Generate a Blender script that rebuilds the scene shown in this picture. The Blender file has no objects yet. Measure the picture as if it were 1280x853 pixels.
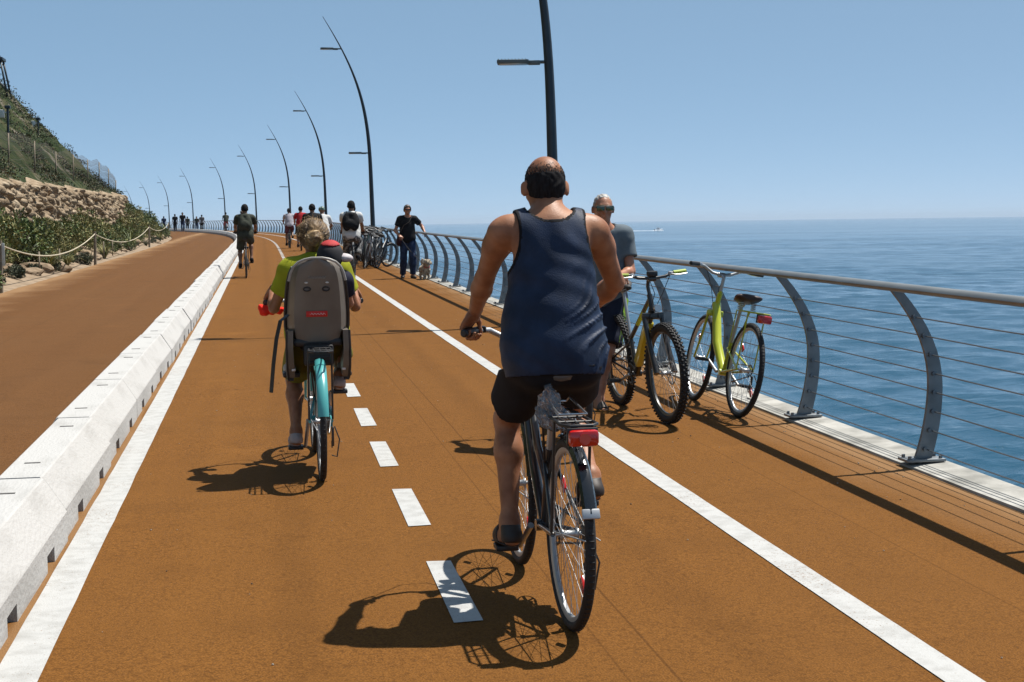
import bpy, bmesh, math, random
import numpy as np
from mathutils import Vector, Matrix, noise as mnoise
random.seed(7); RNG = np.random.default_rng(7)
SC = bpy.context.scene
COL = SC.collection
R = math.radians
sin, cos, pi = math.sin, math.cos, math.pi

# ------------------------------------------------------------------ materials
def mat(name, base, rough=0.6, metal=0.0, var=0.0, scale=8.0, bump=0.0, bscale=None, col2=None, spec=0.5,
        trans=0.0, coat=0.0, detail=4.0, sss=0.0, stretch=None, lo=0.35, hi=0.65):
    m = bpy.data.materials.new(name); m.use_nodes = True
    nt = m.node_tree; b = nt.nodes['Principled BSDF']
    b.inputs['Base Color'].default_value = (*base, 1); b.inputs['Roughness'].default_value = rough
    b.inputs['Metallic'].default_value = metal; b.inputs['Specular IOR Level'].default_value = spec
    b.inputs['Transmission Weight'].default_value = trans; b.inputs['Coat Weight'].default_value = coat
    if sss:
        b.inputs['Subsurface Weight'].default_value = sss
        b.inputs['Subsurface Radius'].default_value = (0.012, 0.004, 0.002)
    if var or bump or col2:
        tc = nt.nodes.new('ShaderNodeTexCoord'); vec = tc.outputs['Object']
        if stretch:
            mp = nt.nodes.new('ShaderNodeMapping'); mp.inputs['Scale'].default_value = stretch
            nt.links.new(vec, mp.inputs['Vector']); vec = mp.outputs['Vector']
    if var or col2:
        n = nt.nodes.new('ShaderNodeTexNoise'); n.inputs['Scale'].default_value = scale; n.inputs['Detail'].default_value = detail
        nt.links.new(vec, n.inputs['Vector'])
        r = nt.nodes.new('ShaderNodeValToRGB'); r.color_ramp.elements[0].position = lo; r.color_ramp.elements[1].position = hi
        c2 = col2 if col2 else tuple(min(1, c * (1 + var)) for c in base)
        c1 = base if col2 else tuple(c * (1 - var) for c in base)
        r.color_ramp.elements[0].color = (*c1, 1); r.color_ramp.elements[1].color = (*c2, 1)
        nt.links.new(n.outputs['Fac'], r.inputs['Fac']); nt.links.new(r.outputs['Color'], b.inputs['Base Color'])
    if bump:
        n2 = nt.nodes.new('ShaderNodeTexNoise'); n2.inputs['Scale'].default_value = bscale or scale; n2.inputs['Detail'].default_value = 5
        nt.links.new(vec, n2.inputs['Vector'])
        bp = nt.nodes.new('ShaderNodeBump'); bp.inputs['Strength'].default_value = bump; bp.inputs['Distance'].default_value = 0.01
        nt.links.new(n2.outputs['Fac'], bp.inputs['Height']); nt.links.new(bp.outputs['Normal'], b.inputs['Normal'])
    return m

# ------------------------------------------------------------------ mesh builder
class MB:
    def __init__(s): s.v = []; s.f = []; s.mi = []; s.m = 0
    def _add(s, vs, fs):
        o = len(s.v); s.v.extend([tuple(map(float, p)) for p in vs]); s.f.extend([tuple(i + o for i in f) for f in fs]); s.mi.extend([s.m] * len(fs))
    def box(s, c, size, rot=None, bev=0.0):
        hx, hy, hz = [d / 2 for d in size]
        if bev:
            b = min(bev, hx * .9, hy * .9, hz * .9); vs = []; fs = []
            bm = bmesh.new(); bmesh.ops.create_cube(bm, size=1)
            for v in bm.verts: v.co = Vector((v.co.x * size[0], v.co.y * size[1], v.co.z * size[2]))
            bmesh.ops.bevel(bm, geom=list(bm.edges), offset=b, segments=2, profile=.5, affect='EDGES')
            bm.verts.index_update()
            vs = [v.co.copy() for v in bm.verts]; fs = [tuple(v.index for v in f.verts) for f in bm.faces]; bm.free()
        else:
            vs = [Vector((x, y, z)) for x in (-hx, hx) for y in (-hy, hy) for z in (-hz, hz)]
            fs = [(0, 1, 3, 2), (4, 6, 7, 5), (0, 4, 5, 1), (2, 3, 7, 6), (0, 2, 6, 4), (1, 5, 7, 3)]
        if rot is not None: vs = [rot @ v for v in vs]
        c = Vector(c); s._add([v + c for v in vs], fs)
    def tube(s, pts, rad, n=8, cap=True, flat=None, up=None, closed=False):
        P = [Vector(p) for p in pts]; m = len(P)
        if not hasattr(rad, '__len__'): rad = [rad] * m
        vs = []; ref = Vector(up) if up is not None else None
        prev = None
        for i, p in enumerate(P):
            a = P[i - 1] if (i > 0 or closed) else P[0]; b = P[(i + 1) % m] if (i < m - 1 or closed) else P[-1]
            t = (b - a).normalized()
            if ref is not None: u = (ref - t * ref.dot(t)).normalized()
            elif prev is None:
                q = Vector((0, 0, 1)) if abs(t.z) < .9 else Vector((1, 0, 0)); u = (q - t * q.dot(t)).normalized()
            else: u = (prev - t * prev.dot(t)).normalized()
            prev = u; w = t.cross(u); fl = flat or 1.0
            for k in range(n):
                an = 2 * pi * k / n; vs.append(p + (u * cos(an) * fl + w * sin(an)) * rad[i])
        fs = []
        for i in range(m if closed else m - 1):
            j = (i + 1) % m
            for k in range(n): fs.append((i * n + k, i * n + (k + 1) % n, j * n + (k + 1) % n, j * n + k))
        if cap and not closed: fs.append(tuple(range(n - 1, -1, -1))); fs.append(tuple((m - 1) * n + k for k in range(n)))
        s._add(vs, fs)
    def ring(s, c, axis, rad, r, n=48, k=8, flat=1.0):      # torus
        c = Vector(c); ax = Vector(axis).normalized(); q = Vector((0, 0, 1)) if abs(ax.z) < .9 else Vector((0, 1, 0))
        u = (q - ax * q.dot(ax)).normalized(); w = ax.cross(u); vs = []; fs = []
        for i in range(n):
            d = u * cos(2 * pi * i / n) + w * sin(2 * pi * i / n)
            for j in range(k):
                a = 2 * pi * j / k; vs.append(c + d * (rad + r * cos(a)) + ax * (r * flat * sin(a)))
        for i in range(n):
            for j in range(k): fs.append((i * k + j, i * k + (j + 1) % k, ((i + 1) % n) * k + (j + 1) % k, ((i + 1) % n) * k + j))
        s._add(vs, fs)
    def cyl(s, a, b, r, n=16, r2=None): s.tube([a, b], [r, r if r2 is None else r2], n)
    def loft(s, rings, cap=True, closed=True):
        n = len(rings[0]); vs = [p for rg in rings for p in rg]; fs = []
        for i in range(len(rings) - 1):
            for k in range(n if closed else n - 1): fs.append((i * n + k, i * n + (k + 1) % n, (i + 1) * n + (k + 1) % n, (i + 1) * n + k))
        if cap: fs.append(tuple(range(n - 1, -1, -1))); fs.append(tuple((len(rings) - 1) * n + k for k in range(n)))
        s._add(vs, fs)
    def ell(s, c, rad, rot=None, n=12, m=8):
        c = Vector(c); vs = []; fs = []
        for i in range(m + 1):
            th = pi * i / m
            for k in range(n):
                v = Vector((rad[0] * sin(th) * cos(2 * pi * k / n), rad[1] * sin(th) * sin(2 * pi * k / n), rad[2] * cos(th)))
                vs.append(c + (rot @ v if rot is not None else v))
        for i in range(m):
            for k in range(n): fs.append((i * n + k, (i + 1) * n + k, (i + 1) * n + (k + 1) % n, i * n + (k + 1) % n))
        s._add(vs, fs)
    def quad(s, a, b, c, d): s._add([a, b, c, d], [(0, 1, 2, 3)])
    def xf(s, M): s.v = [tuple(M @ Vector(p)) for p in s.v]; return s
    def build(s, name, mats, parent=None, smooth=True, fix=True):
        me = bpy.data.meshes.new(name); me.from_pydata(s.v, [], s.f)
        if not isinstance(mats, (list, tuple)): mats = [mats]
        for m in mats: me.materials.append(m)
        if len(mats) > 1: me.polygons.foreach_set('material_index', s.mi)
        if fix and len(s.f) < 60000:
            bm = bmesh.new(); bm.from_mesh(me); bmesh.ops.recalc_face_normals(bm, faces=bm.faces)
            if smooth:
                for e in bm.edges:
                    if len(e.link_faces) == 2 and e.calc_face_angle(0) > R(38): e.smooth = False
            bm.to_mesh(me); bm.free()
        me.polygons.foreach_set('use_smooth', [bool(smooth)] * len(me.polygons)); me.update()
        return link(bpy.data.objects.new(name, me), parent)

def link(o, parent=None):
    COL.objects.link(o)
    if parent is not None: o.parent = parent
    return o
def tag(o, label=None, cat=None, group=None, kind=None):
    if label: o['label'] = label
    if cat: o['category'] = cat
    if group: o['group'] = group
    if kind: o['kind'] = kind
    return o
def thing(name, label, cat, loc=(0, 0, 0), rot=(0, 0, 0), group=None):
    o = bpy.data.objects.new(name, None); o.location = loc; o.rotation_euler = rot; o.empty_display_size = .1
    link(o); return tag(o, label, cat, group)
def copy_tree(o, parent=None):
    c = o.copy(); COL.objects.link(c); c.parent = parent
    for ch in o.children: copy_tree(ch, c)
    return c

# ------------------------------------------------------------------ the road's course
GR = 0.0075
def sst(x): x = min(1, max(0, x)); return x * x * (3 - 2 * x)
_S = np.arange(-40, 701, 1.0)
_cs = np.array([-.17 * sst((s - 60) / 100) - .0006 * max(0, s - 230) for s in _S]); _gs = np.array([GR * (1 - sst((s - 60) / 160)) for s in _S])
_C = np.concatenate([[0], np.cumsum((_cs[1:] + _cs[:-1]) / 2)]); _Z = np.concatenate([[0], np.cumsum((_gs[1:] + _gs[:-1]) / 2)])
_C -= np.interp(0, _S, _C); _Z -= np.interp(0, _S, _Z)
def cx(s): return float(np.interp(s, _S, _C))
def gz(s): return float(np.interp(s, _S, _Z))
def hd(s): return -math.atan(float(np.interp(s, _S, _cs)))       # rotation about z of something pointing along the road
def rd(l, s, h=0.0): return Vector((l + cx(s), s, gz(s) + h))

# ------------------------------------------------------------------ camera
F = 1800.0; YAW = math.atan((640 - 330) / F); PIT = math.atan((426.5 - 278) / F); ROLL = -0.0125
def camera():
    cp = cos(PIT)
    f = Vector((sin(YAW) * cp, cos(YAW) * cp, -sin(PIT))); r0 = Vector((cos(YAW), -sin(YAW), 0)); u0 = r0.cross(f)
    r = r0 * cos(ROLL) + u0 * sin(ROLL); u = -r0 * sin(ROLL) + u0 * cos(ROLL)
    cd = bpy.data.cameras.new('camera'); co = bpy.data.objects.new('camera', cd); COL.objects.link(co)
    cd.sensor_fit = 'HORIZONTAL'; cd.sensor_width = 36; cd.lens = 36 * F / 1280; cd.clip_start = .05; cd.clip_end = 60000
    M = Matrix((r, u, -f)).transposed().to_4x4(); M.translation = Vector((0, 0, 1.5)); co.matrix_world = M
    SC.camera = co
camera()

# ------------------------------------------------------------------ light and sky
SUN = Vector((.455, .20, 1)).normalized()
def light():
    el = math.asin(SUN.z); az = math.atan2(SUN.x, SUN.y)
    w = bpy.data.worlds.new('World'); SC.world = w; w.use_nodes = True; nt = w.node_tree
    bg = nt.nodes['Background']; sky = nt.nodes.new('ShaderNodeTexSky'); sky.sky_type = 'NISHITA'; sky.sun_disc = False
    sky.sun_elevation = el; sky.sun_rotation = az; sky.altitude = SKY.get("alt",10); sky.air_density = SKY['air']; sky.dust_density = SKY['dust']; sky.ozone_density = SKY['ozone']
    hs = nt.nodes.new('ShaderNodeHueSaturation'); hs.inputs['Saturation'].default_value = SKY['sat']; hs.inputs['Hue'].default_value = SKY['hue']; hs.inputs['Value'].default_value = SKY['val']
    gm = nt.nodes.new('ShaderNodeGamma'); gm.inputs['Gamma'].default_value = SKY.get('gam', 1.0); nt.links.new(sky.outputs[0], gm.inputs['Color'])
    nt.links.new(gm.outputs[0], hs.inputs['Color'])
    nt.links.new(hs.outputs[0], bg.inputs['Color']); bg.inputs['Strength'].default_value = SKY['str']
    l = bpy.data.lights.new('sun', 'SUN'); l.energy = SKY['sun']; l.angle = R(.53); l.color = (1, .955, .88)
    o = bpy.data.objects.new('sun', l); COL.objects.link(o); o.rotation_euler = (-SUN).to_track_quat('-Z', 'Y').to_euler()
    vs = SC.view_settings; vs.view_transform = 'Standard'; vs.look = 'None'; vs.gamma = 1; vs.exposure = SKY['exp']; vs.use_curve_mapping = False
    SC.render.engine = 'CYCLES'; SC.cycles.use_denoising = True; SC.cycles.max_bounces = 6; SC.cycles.diffuse_bounces = 2; SC.cycles.glossy_bounces = 3
    SC.cycles.transparent_max_bounces = 8; SC.cycles.caustics_reflective = False; SC.cycles.caustics_refractive = False
SKY = dict(air=.15, dust=.2, ozone=7.0, sat=1.6, gam=.31, val=1.66, hue=.487, str=.15, sun=4.0, exp=.95)
light()

# ------------------------------------------------------------------ ground materials
def ground_mat(name, c1, c2, tint, seams=(), dust=()):
    m = bpy.data.materials.new(name); m.use_nodes = True; nt = m.node_tree; N = nt.nodes.new; L = nt.links.new
    b = nt.nodes['Principled BSDF']; b.inputs['Roughness'].default_value = .9; b.inputs['Specular IOR Level'].default_value = .08
    tc = N('ShaderNodeTexCoord'); v = tc.outputs['Object']
    def nz(sc, d, vec=v):
        n = N('ShaderNodeTexNoise'); n.inputs['Scale'].default_value = sc; n.inputs['Detail'].default_value = d; L(vec, n.inputs['Vector']); return n.outputs['Fac']
    g = nz(150, 3); big = nz(.45, 4); mid = nz(3.0, 4)
    mp = N('ShaderNodeMapping'); mp.inputs['Scale'].default_value = (3.0, .05, 1); L(v, mp.inputs['Vector']); streak = nz(1.0, 4, mp.outputs[0])
    r = N('ShaderNodeValToRGB'); r.color_ramp.elements[0].position = .36; r.color_ramp.elements[1].position = .66
    r.color_ramp.elements[0].color = (*c1, 1); r.color_ramp.elements[1].color = (*c2, 1); L(g, r.inputs['Fac'])
    def mixm(col, fac, c, lo, hi, amt):
        rr = N('ShaderNodeMapRange'); rr.inputs[1].default_value = lo; rr.inputs[2].default_value = hi; rr.inputs[3].default_value = 0; rr.inputs[4].default_value = amt
        L(fac, rr.inputs[0]); mx = N('ShaderNodeMix'); mx.data_type = 'RGBA'; L(rr.outputs[0], mx.inputs[0]); L(col, mx.inputs[6]); mx.inputs[7].default_value = (*c, 1); return mx.outputs[2]
    g2 = nz(48, 4); gc = mixm(r.outputs[0], g2, tuple(x * .6 for x in c1), .50, .70, .55)
    c = mixm(gc, big, tint, .4, .75, .5)
    c = mixm(c, mid, tuple(x * .78 for x in c1), .52, .82, .28)
    c = mixm(c, streak, tuple(x * 1.2 for x in c2), .52, .78, .16)
    vo = N('ShaderNodeTexVoronoi'); vo.inputs['Scale'].default_value = 1.1; L(v, vo.inputs['Vector'])      # a few dark and pale specks
    c = mixm(c, vo.outputs['Distance'], tuple(x * .35 for x in c1), .035, .02, .8)
    # lengthwise laying seams and a darker wheel track, slightly wandering
    sx = N('ShaderNodeSeparateXYZ'); L(v, sx.inputs[0]); wn = nz(.6, 3)
    def band(x0, half, amt, colr, c):
        ad = N('ShaderNodeMath'); ad.operation = 'MULTIPLY_ADD'; L(wn, ad.inputs[0]); ad.inputs[1].default_value = half * 3; ad.inputs[2].default_value = -x0 - half * 1.5
        su = N('ShaderNodeMath'); su.operation = 'ADD'; L(sx.outputs[0], su.inputs[0]); L(ad.outputs[0], su.inputs[1]); ab = N('ShaderNodeMath'); ab.operation = 'ABSOLUTE'; L(su.outputs[0], ab.inputs[0])
        return mixm(c, ab.outputs[0], colr, half, half * .3, amt)
    dk = tuple(x * .55 for x in c1)
    for x0, h_, am in seams: c = band(x0, h_, am, dk, c)
    st = nz(.9, 7); c = mixm(c, st, tuple(x * .55 for x in c1), .62, .76, .28)          # old stains
    st2 = nz(1.7, 8); c = mixm(c, st2, tuple(x * 1.4 for x in c2), .62, .8, .22)      # dusty, bleached patches
    for x0, h_, am in dust: c = band(x0, h_, am, (.27, .165, .085), c)
    L(c, b.inputs['Base Color'])
    bp = N('ShaderNodeBump'); bp.inputs['Strength'].default_value = .8; bp.inputs['Distance'].default_value = .006; L(g, bp.inputs['Height']); L(bp.outputs[0], b.inputs['Normal'])
    return m
M_path = ground_mat('ochre_asphalt', (.096, .039, .0082), (.192, .082, .0178), (.135, .059, .0138), ((1.28, .007, .55), (1.12, .006, .4), (.1, .12, .16), (1.6, .15, .14), (2.75, .006, .4)), ((3.62, .16, .5), (-.93, .05, .45), (3.45, .3, .2)))
M_way = ground_mat('brown_asphalt', (.086, .038, .0125), (.150, .070, .0255), (.114, .056, .022), ((-3.1, .007, .5), (-2.2, .22, .07), (-4.0, .22, .07)), ((-5.1, .35, .6), (-4.9, .7, .25)))
def paint_mat():
    m = mat('road_paint', (.38, .38, .37), .75, var=.06, scale=14, bump=.3, bscale=150, col2=(.29, .287, .275), lo=.42, hi=.75); nt = m.node_tree; N = nt.nodes.new; L = nt.links.new; b = nt.nodes['Principled BSDF']
    old = b.inputs['Base Color'].links[0].from_socket; tc = N('ShaderNodeTexCoord'); a = N('ShaderNodeTexNoise'); a.inputs['Scale'].default_value = 95; a.inputs['Detail'].default_value = 3; L(tc.outputs['Object'], a.inputs['Vector'])
    w = N('ShaderNodeTexNoise'); w.inputs['Scale'].default_value = 1.3; w.inputs['Detail'].default_value = 4; L(tc.outputs['Object'], w.inputs['Vector'])
    ad = N('ShaderNodeMath'); ad.operation = 'MULTIPLY_ADD'; L(w.outputs['Fac'], ad.inputs[0]); ad.inputs[1].default_value = .45; L(a.outputs['Fac'], ad.inputs[2])
    r = N('ShaderNodeMapRange'); r.inputs[1].default_value = .86; r.inputs[2].default_value = .96; r.inputs[3].default_value = 0; r.inputs[4].default_value = .85; L(ad.outputs[0], r.inputs[0])
    mx = N('ShaderNodeMix'); mx.data_type = 'RGBA'; L(r.outputs[0], mx.inputs[0]); L(old, mx.inputs[6]); mx.inputs[7].default_value = (.15, .085, .04, 1); L(mx.outputs[2], b.inputs['Base Color']); return m
M_paint = paint_mat()
M_conc = mat('concrete', (.38, .37, .34), .85, col2=(.20, .195, .175), scale=5, bump=.4, bscale=40)
M_barrier = mat('barrier_concrete', (.395, .39, .378), .85, col2=(.26, .253, .238), scale=3.2, bump=.5, bscale=34, detail=10, lo=.50, hi=.92, stretch=(2.2, .7, 1.2))
M_wall = mat('sea_wall_concrete', (.34, .33, .30), .9, var=.2, scale=2, bump=.5, bscale=9)
M_steel = mat('galvanised_steel', (.235, .25, .26), .5, .5, col2=(.15, .163, .172), scale=7, bump=.05, bscale=40)
M_rail = mat('handrail_steel', (.19, .195, .19), .45, .5, var=.1, scale=5)
M_cable = mat('steel_cable', (.16, .18, .20), .45, .7)
M_lamp = mat('lamp_paint', (.018, .030, .042), .45, .1, var=.2, scale=3)
M_lampl = mat('lamp_head_grey', (.10, .12, .12), .5, .2, var=.15, scale=6)
M_sand = mat('sandy_soil', (.26, .19, .125), .95, col2=(.17, .12, .072), scale=2.5, bump=.8, bscale=14)

def strip(name, l0, l1, s0, s1, m, h, ds=1.0, nl=4, jit0=0, jit1=0):
    b = MB(); n = int((s1 - s0) / ds) + 1; rows = []
    for i in range(n):
        s = s0 + (s1 - s0) * i / (n - 1); a = l0 + jit0 * mnoise.noise((s * 2.3, 5.1, 0)); e = l1 + jit1 * mnoise.noise((s * 2.3, 9.7, 3))
        rows.append([rd(a + (e - a) * k / (nl - 1), s, h) for k in range(nl)])
    b.loft(rows, cap=False, closed=False); return tag(b.build(name, m, smooth=False, fix=False), kind='structure')
def upnormals(o):
    me = o.data
    if me.polygons[0].normal.z < 0: me.flip_normals()
    return o

CURB0, CURB1 = 3.63, 3.90
def setting():
    # one sheet of earth that reaches far inland under everything
    b = MB(); rows = []
    for s in (-40, 0, 60, 90, 120, 150, 180, 220, 260, 330, 420, 560, 700):
        rows.append([rd(-4000, s, -.6), rd(-60, s, -.3), rd(-5.6, s, -.06), rd(CURB0 - .05, s, -.06)])
    b.loft(rows, cap=False, closed=False); upnormals(tag(b.build('ground', M_sand, smooth=False, fix=False), kind='structure'))
    upnormals(strip('cycle_path', -1.13, CURB0 + .01, -6, 420, M_path, 0, nl=6))
    upnormals(strip('road', -5.12, -1.13, -6, 420, M_way, 0, nl=5, jit0=.05))
    upnormals(strip('lane_line', -.905, -.755, -2, 420, M_paint, .004, ds=.25, nl=2, jit0=.004, jit1=.004))
    upnormals(strip('edge_line', 2.09, 2.215, -2, 420, M_paint, .004, ds=.25, nl=2, jit0=.004, jit1=.004))
    b = MB(); s = 5.13 - 1.66 * 4
    while s < 330:
        b._add([rd(.655, s, .004), rd(.765, s + .01, .004), rd(.765, s + .94, .004), rd(.66, s + .95, .004)], [(0, 1, 2, 3)]); s += 1.66
    upnormals(tag(b.build('centre_line', M_paint, smooth=False, fix=False), kind='structure'))
    # kerb with a real step and the sea wall below it
    b = MB(); rows = []
    for i in range(0, 900):
        s = -4 + i * .5; j = .012 * mnoise.noise((s * 3, 1, 1)); q = .01 * mnoise.noise((s * 5, 4, 1))
        rows.append([rd(CURB0 + j, s, -.05), rd(CURB0 + .01 + j, s, .014 + q * .4), rd(CURB1 - .015, s, .03), rd(CURB1 + q, s, .015), rd(CURB1 + .0, s, -.35)])
    b.loft(rows, cap=False, closed=False); tag(b.build('kerb', M_conc, smooth=True), kind='structure')
    b = MB(); rows = []
    for i in range(0, 230):
        s = -4 + i * 2; rows.append([rd(CURB1 - .03, s, -.3), rd(CURB1 - .03, s, -2), rd(CURB1 + .5, s, -9.5)])
    b.loft(rows, cap=False, closed=False); tag(b.build('sea_wall', M_wall, smooth=False), kind='structure')
setting()

# ------------------------------------------------------------------ sea
def sea():
    m = bpy.data.materials.new('sea_water'); m.use_nodes = True; nt = m.node_tree; N = nt.nodes.new; L = nt.links.new
    b = nt.nodes['Principled BSDF']; b.inputs['Base Color'].default_value = (*SEA['col'], 1); b.inputs['Roughness'].default_value = SEA['rough']; b.inputs['IOR'].default_value = 1.33
    tc = N('ShaderNodeTexCoord')
    def nz(scale, d, sc, rot=0):
        mp = N('ShaderNodeMapping'); mp.inputs['Scale'].default_value = sc; mp.inputs['Rotation'].default_value = (0, 0, rot); L(tc.outputs['Object'], mp.inputs['Vector'])
        n = N('ShaderNodeTexNoise'); n.inputs['Scale'].default_value = scale; n.inputs['Detail'].default_value = d; L(mp.outputs[0], n.inputs['Vector']); return n.outputs['Fac']
    w1 = nz(1.5, 6, (.75, 1.9, 1), -.12); w2 = nz(.22, 3, (.8, 2.2, 1), -.2); sl = nz(.0032, 5, (1, 3.2, 1), .12); sl2 = nz(.02, 3, (1, 4, 1), -.1)
    ad = N('ShaderNodeMath'); ad.operation = 'MULTIPLY_ADD'; L(w2, ad.inputs[0]); ad.inputs[1].default_value = 2.2; L(w1, ad.inputs[2])
    bp = N('ShaderNodeBump'); bp.inputs['Distance'].default_value = SEA['dist']; L(ad.outputs[0], bp.inputs['Height'])
    sm = N('ShaderNodeMath'); sm.operation = 'MULTIPLY_ADD'; L(sl2, sm.inputs[0]); sm.inputs[1].default_value = .35; L(sl, sm.inputs[2])
    mr = N('ShaderNodeMapRange'); mr.inputs[1].default_value = .52; mr.inputs[2].default_value = .80; mr.inputs[3].default_value = 1.0; mr.inputs[4].default_value = SEA['calm']; mr.interpolation_type = 'SMOOTHSTEP'
    L(sm.outputs[0], mr.inputs[0]); L(mr.outputs[0], bp.inputs['Strength'])
    sp = N('ShaderNodeMapRange'); sp.inputs[1].default_value = .52; sp.inputs[2].default_value = .80; sp.inputs[3].default_value = .34; sp.inputs[4].default_value = .60; sp.interpolation_type = 'SMOOTHSTEP'; L(sm.outputs[0], sp.inputs[0]); L(sp.outputs[0], b.inputs['Specular IOR Level'])
    L(bp.outputs[0], b.inputs['Normal'])
    # a sheet of real waves that thins out with distance from the promenade, and a plain sheet beyond it
    rr = 13.0 * 1.0058 ** np.arange(0, 800); th = np.radians(np.linspace(-9, 47, 620)); Rg, Tg = np.meshgrid(rr, th, indexing='ij'); X = Rg * np.sin(Tg); Y = Rg * np.cos(Tg) - 4; Zh = np.zeros_like(X); rg = np.random.default_rng(5)
    dr = Rg * .0058
    for k in range(90):
        lam = .32 * (22 / .32) ** (k / 89); a = rg.normal(-2.0, .75); amp = .0080 * lam ** .86 * rg.uniform(.5, 1.2) * (1 if lam < 6 else .55); kx, ky = 2 * pi / lam * np.cos(a), 2 * pi / lam * np.sin(a); ph = rg.uniform(0, 6.28)
        wgt = np.clip(lam / (2.4 * dr) - .6, 0, 1) * (np.clip(2.2 - lam / 9, .3, 1)); q = kx * X + ky * Y + ph + .8 * np.sin(.11 * X + .07 * Y + k); Zh += wgt * amp * (np.sin(q) - .22 * np.cos(2 * q))
    patch = .75 + .35 * np.sin(.05 * X + 1.7 * np.sin(.031 * Y)) * np.sin(.043 * Y + 1.3 * np.sin(.027 * X)); Zh *= patch
    n0, n1 = X.shape; me = bpy.data.meshes.new('sea'); z = SEAZ
    co = np.stack([X, Y, Zh + z], -1).reshape(-1, 3); idx = np.arange(n0 * n1).reshape(n0, n1); f = np.stack([idx[:-1, :-1], idx[:-1, 1:], idx[1:, 1:], idx[1:, :-1]], -1).reshape(-1, 4)[:, ::-1]
    ext = np.array([(-6, -300, z - .6), (16000, -300, z - .6), (16000, 16000, z - .6), (-3500, 16000, z - .6), (-140, 700, z - .6), (-20, 200, z - .6)]); nb = len(co); co = np.concatenate([co, ext])
    # beyond the last wave row the plain sheet carries on at the same level
    a0 = idx[-1]; far = np.array([(x * 11, y * 11, z) for x, y in zip(X[-1], Y[-1])]); nf = len(co); co = np.concatenate([co, far]); f2 = np.stack([a0[:-1], nf + np.arange(n1 - 1), nf + np.arange(1, n1), a0[1:]], -1)
    f = np.concatenate([f, f2]); nl = len(f) * 4 + 6
    me.vertices.add(len(co)); me.vertices.foreach_set('co', co.astype(np.float32).ravel()); me.loops.add(nl); me.loops.foreach_set('vertex_index', np.concatenate([f.ravel(), nb + np.arange(6)]).astype(np.int32)); me.polygons.add(len(f) + 1)
    me.polygons.foreach_set('loop_start', np.arange(0, len(f) * 4 + 1, 4, dtype=np.int32)); me.polygons.foreach_set('use_smooth', np.ones(len(f) + 1, bool)); me.update(calc_edges=True); me.validate()
    me.materials.append(m); o = link(bpy.data.objects.new('sea', me)); tag(o, kind='structure')
    if me.polygons[1000].normal.z < 0: me.flip_normals()
SEAZ = -7.0
SEA = dict(col=(.013, .060, .104), rough=.10, dist=.12, calm=.2)
sea()

# ------------------------------------------------------------------ barrier blocks
def barriers():
    prof = [(.20, 0), (.20, .138), (.196, .146), (.102, .294), (.094, .30), (-.094, .30), (-.102, .294), (-.196, .146), (-.20, .138), (-.20, 0)]
    L = 2.03; g = .013
    def seg(b, y0, y1, z0, shrink0=0, shrink1=0):
        rg = []
        for y, sh in ((y0, shrink0), (y1, shrink1)):
            rg.append([Vector((x * (1 - sh), y, max(z, z0) - (sh * .06 if z > .2 else 0))) for x, z in prof])
        b.loft(rg)
    def block(chip):
        b = MB(); h = L / 2 - g
        ys = [-h, -h + .02, -.57, -.37, .37, .57, h - .02, h]
        zz = [0, 0, .07, 0, .07, 0, 0]
        for i in range(7): seg(b, ys[i], ys[i + 1], zz[i], .05 if i == 0 else 0, .05 if i == 6 else 0)
        b.m = 1
        for y in (-.62, .62): b.box((0, y, .3015), (.075, .018, .004), bev=.001)     # lifting slots
        return b.build('barrier_block', [M_barrier, mat('slot_dark', (.10, .095, .09), .9)], smooth=False)
    proto = block(0); i = 0; s = 6.88 - L * 1.5
    while s < 260:
        o = proto if i == 0 else copy_tree(proto)
        o.location = rd(-1.135 + random.uniform(-.013, .013), s, 0); o.rotation_euler = (GR, 0, hd(s) + random.uniform(-.008, .008))
        lab = {0: 'white concrete barrier block cut off by the bottom left corner, nearest of the row', 1: 'second nearest white barrier block, beside the bottom end of the lane line',
               2: 'third nearest white concrete barrier block of the long row', 3: 'fourth nearest white concrete barrier block of the long row'}.get(i)
        if lab is None:
            lab = 'low white concrete barrier block in the straight row left of the child seat bicycle' if s < 60 else 'far white barrier block where the row bends left towards the railing'
        tag(o, lab, 'barrier', 'white concrete barrier blocks between road and cycle path'); i += 1; s += L
barriers()

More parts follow.
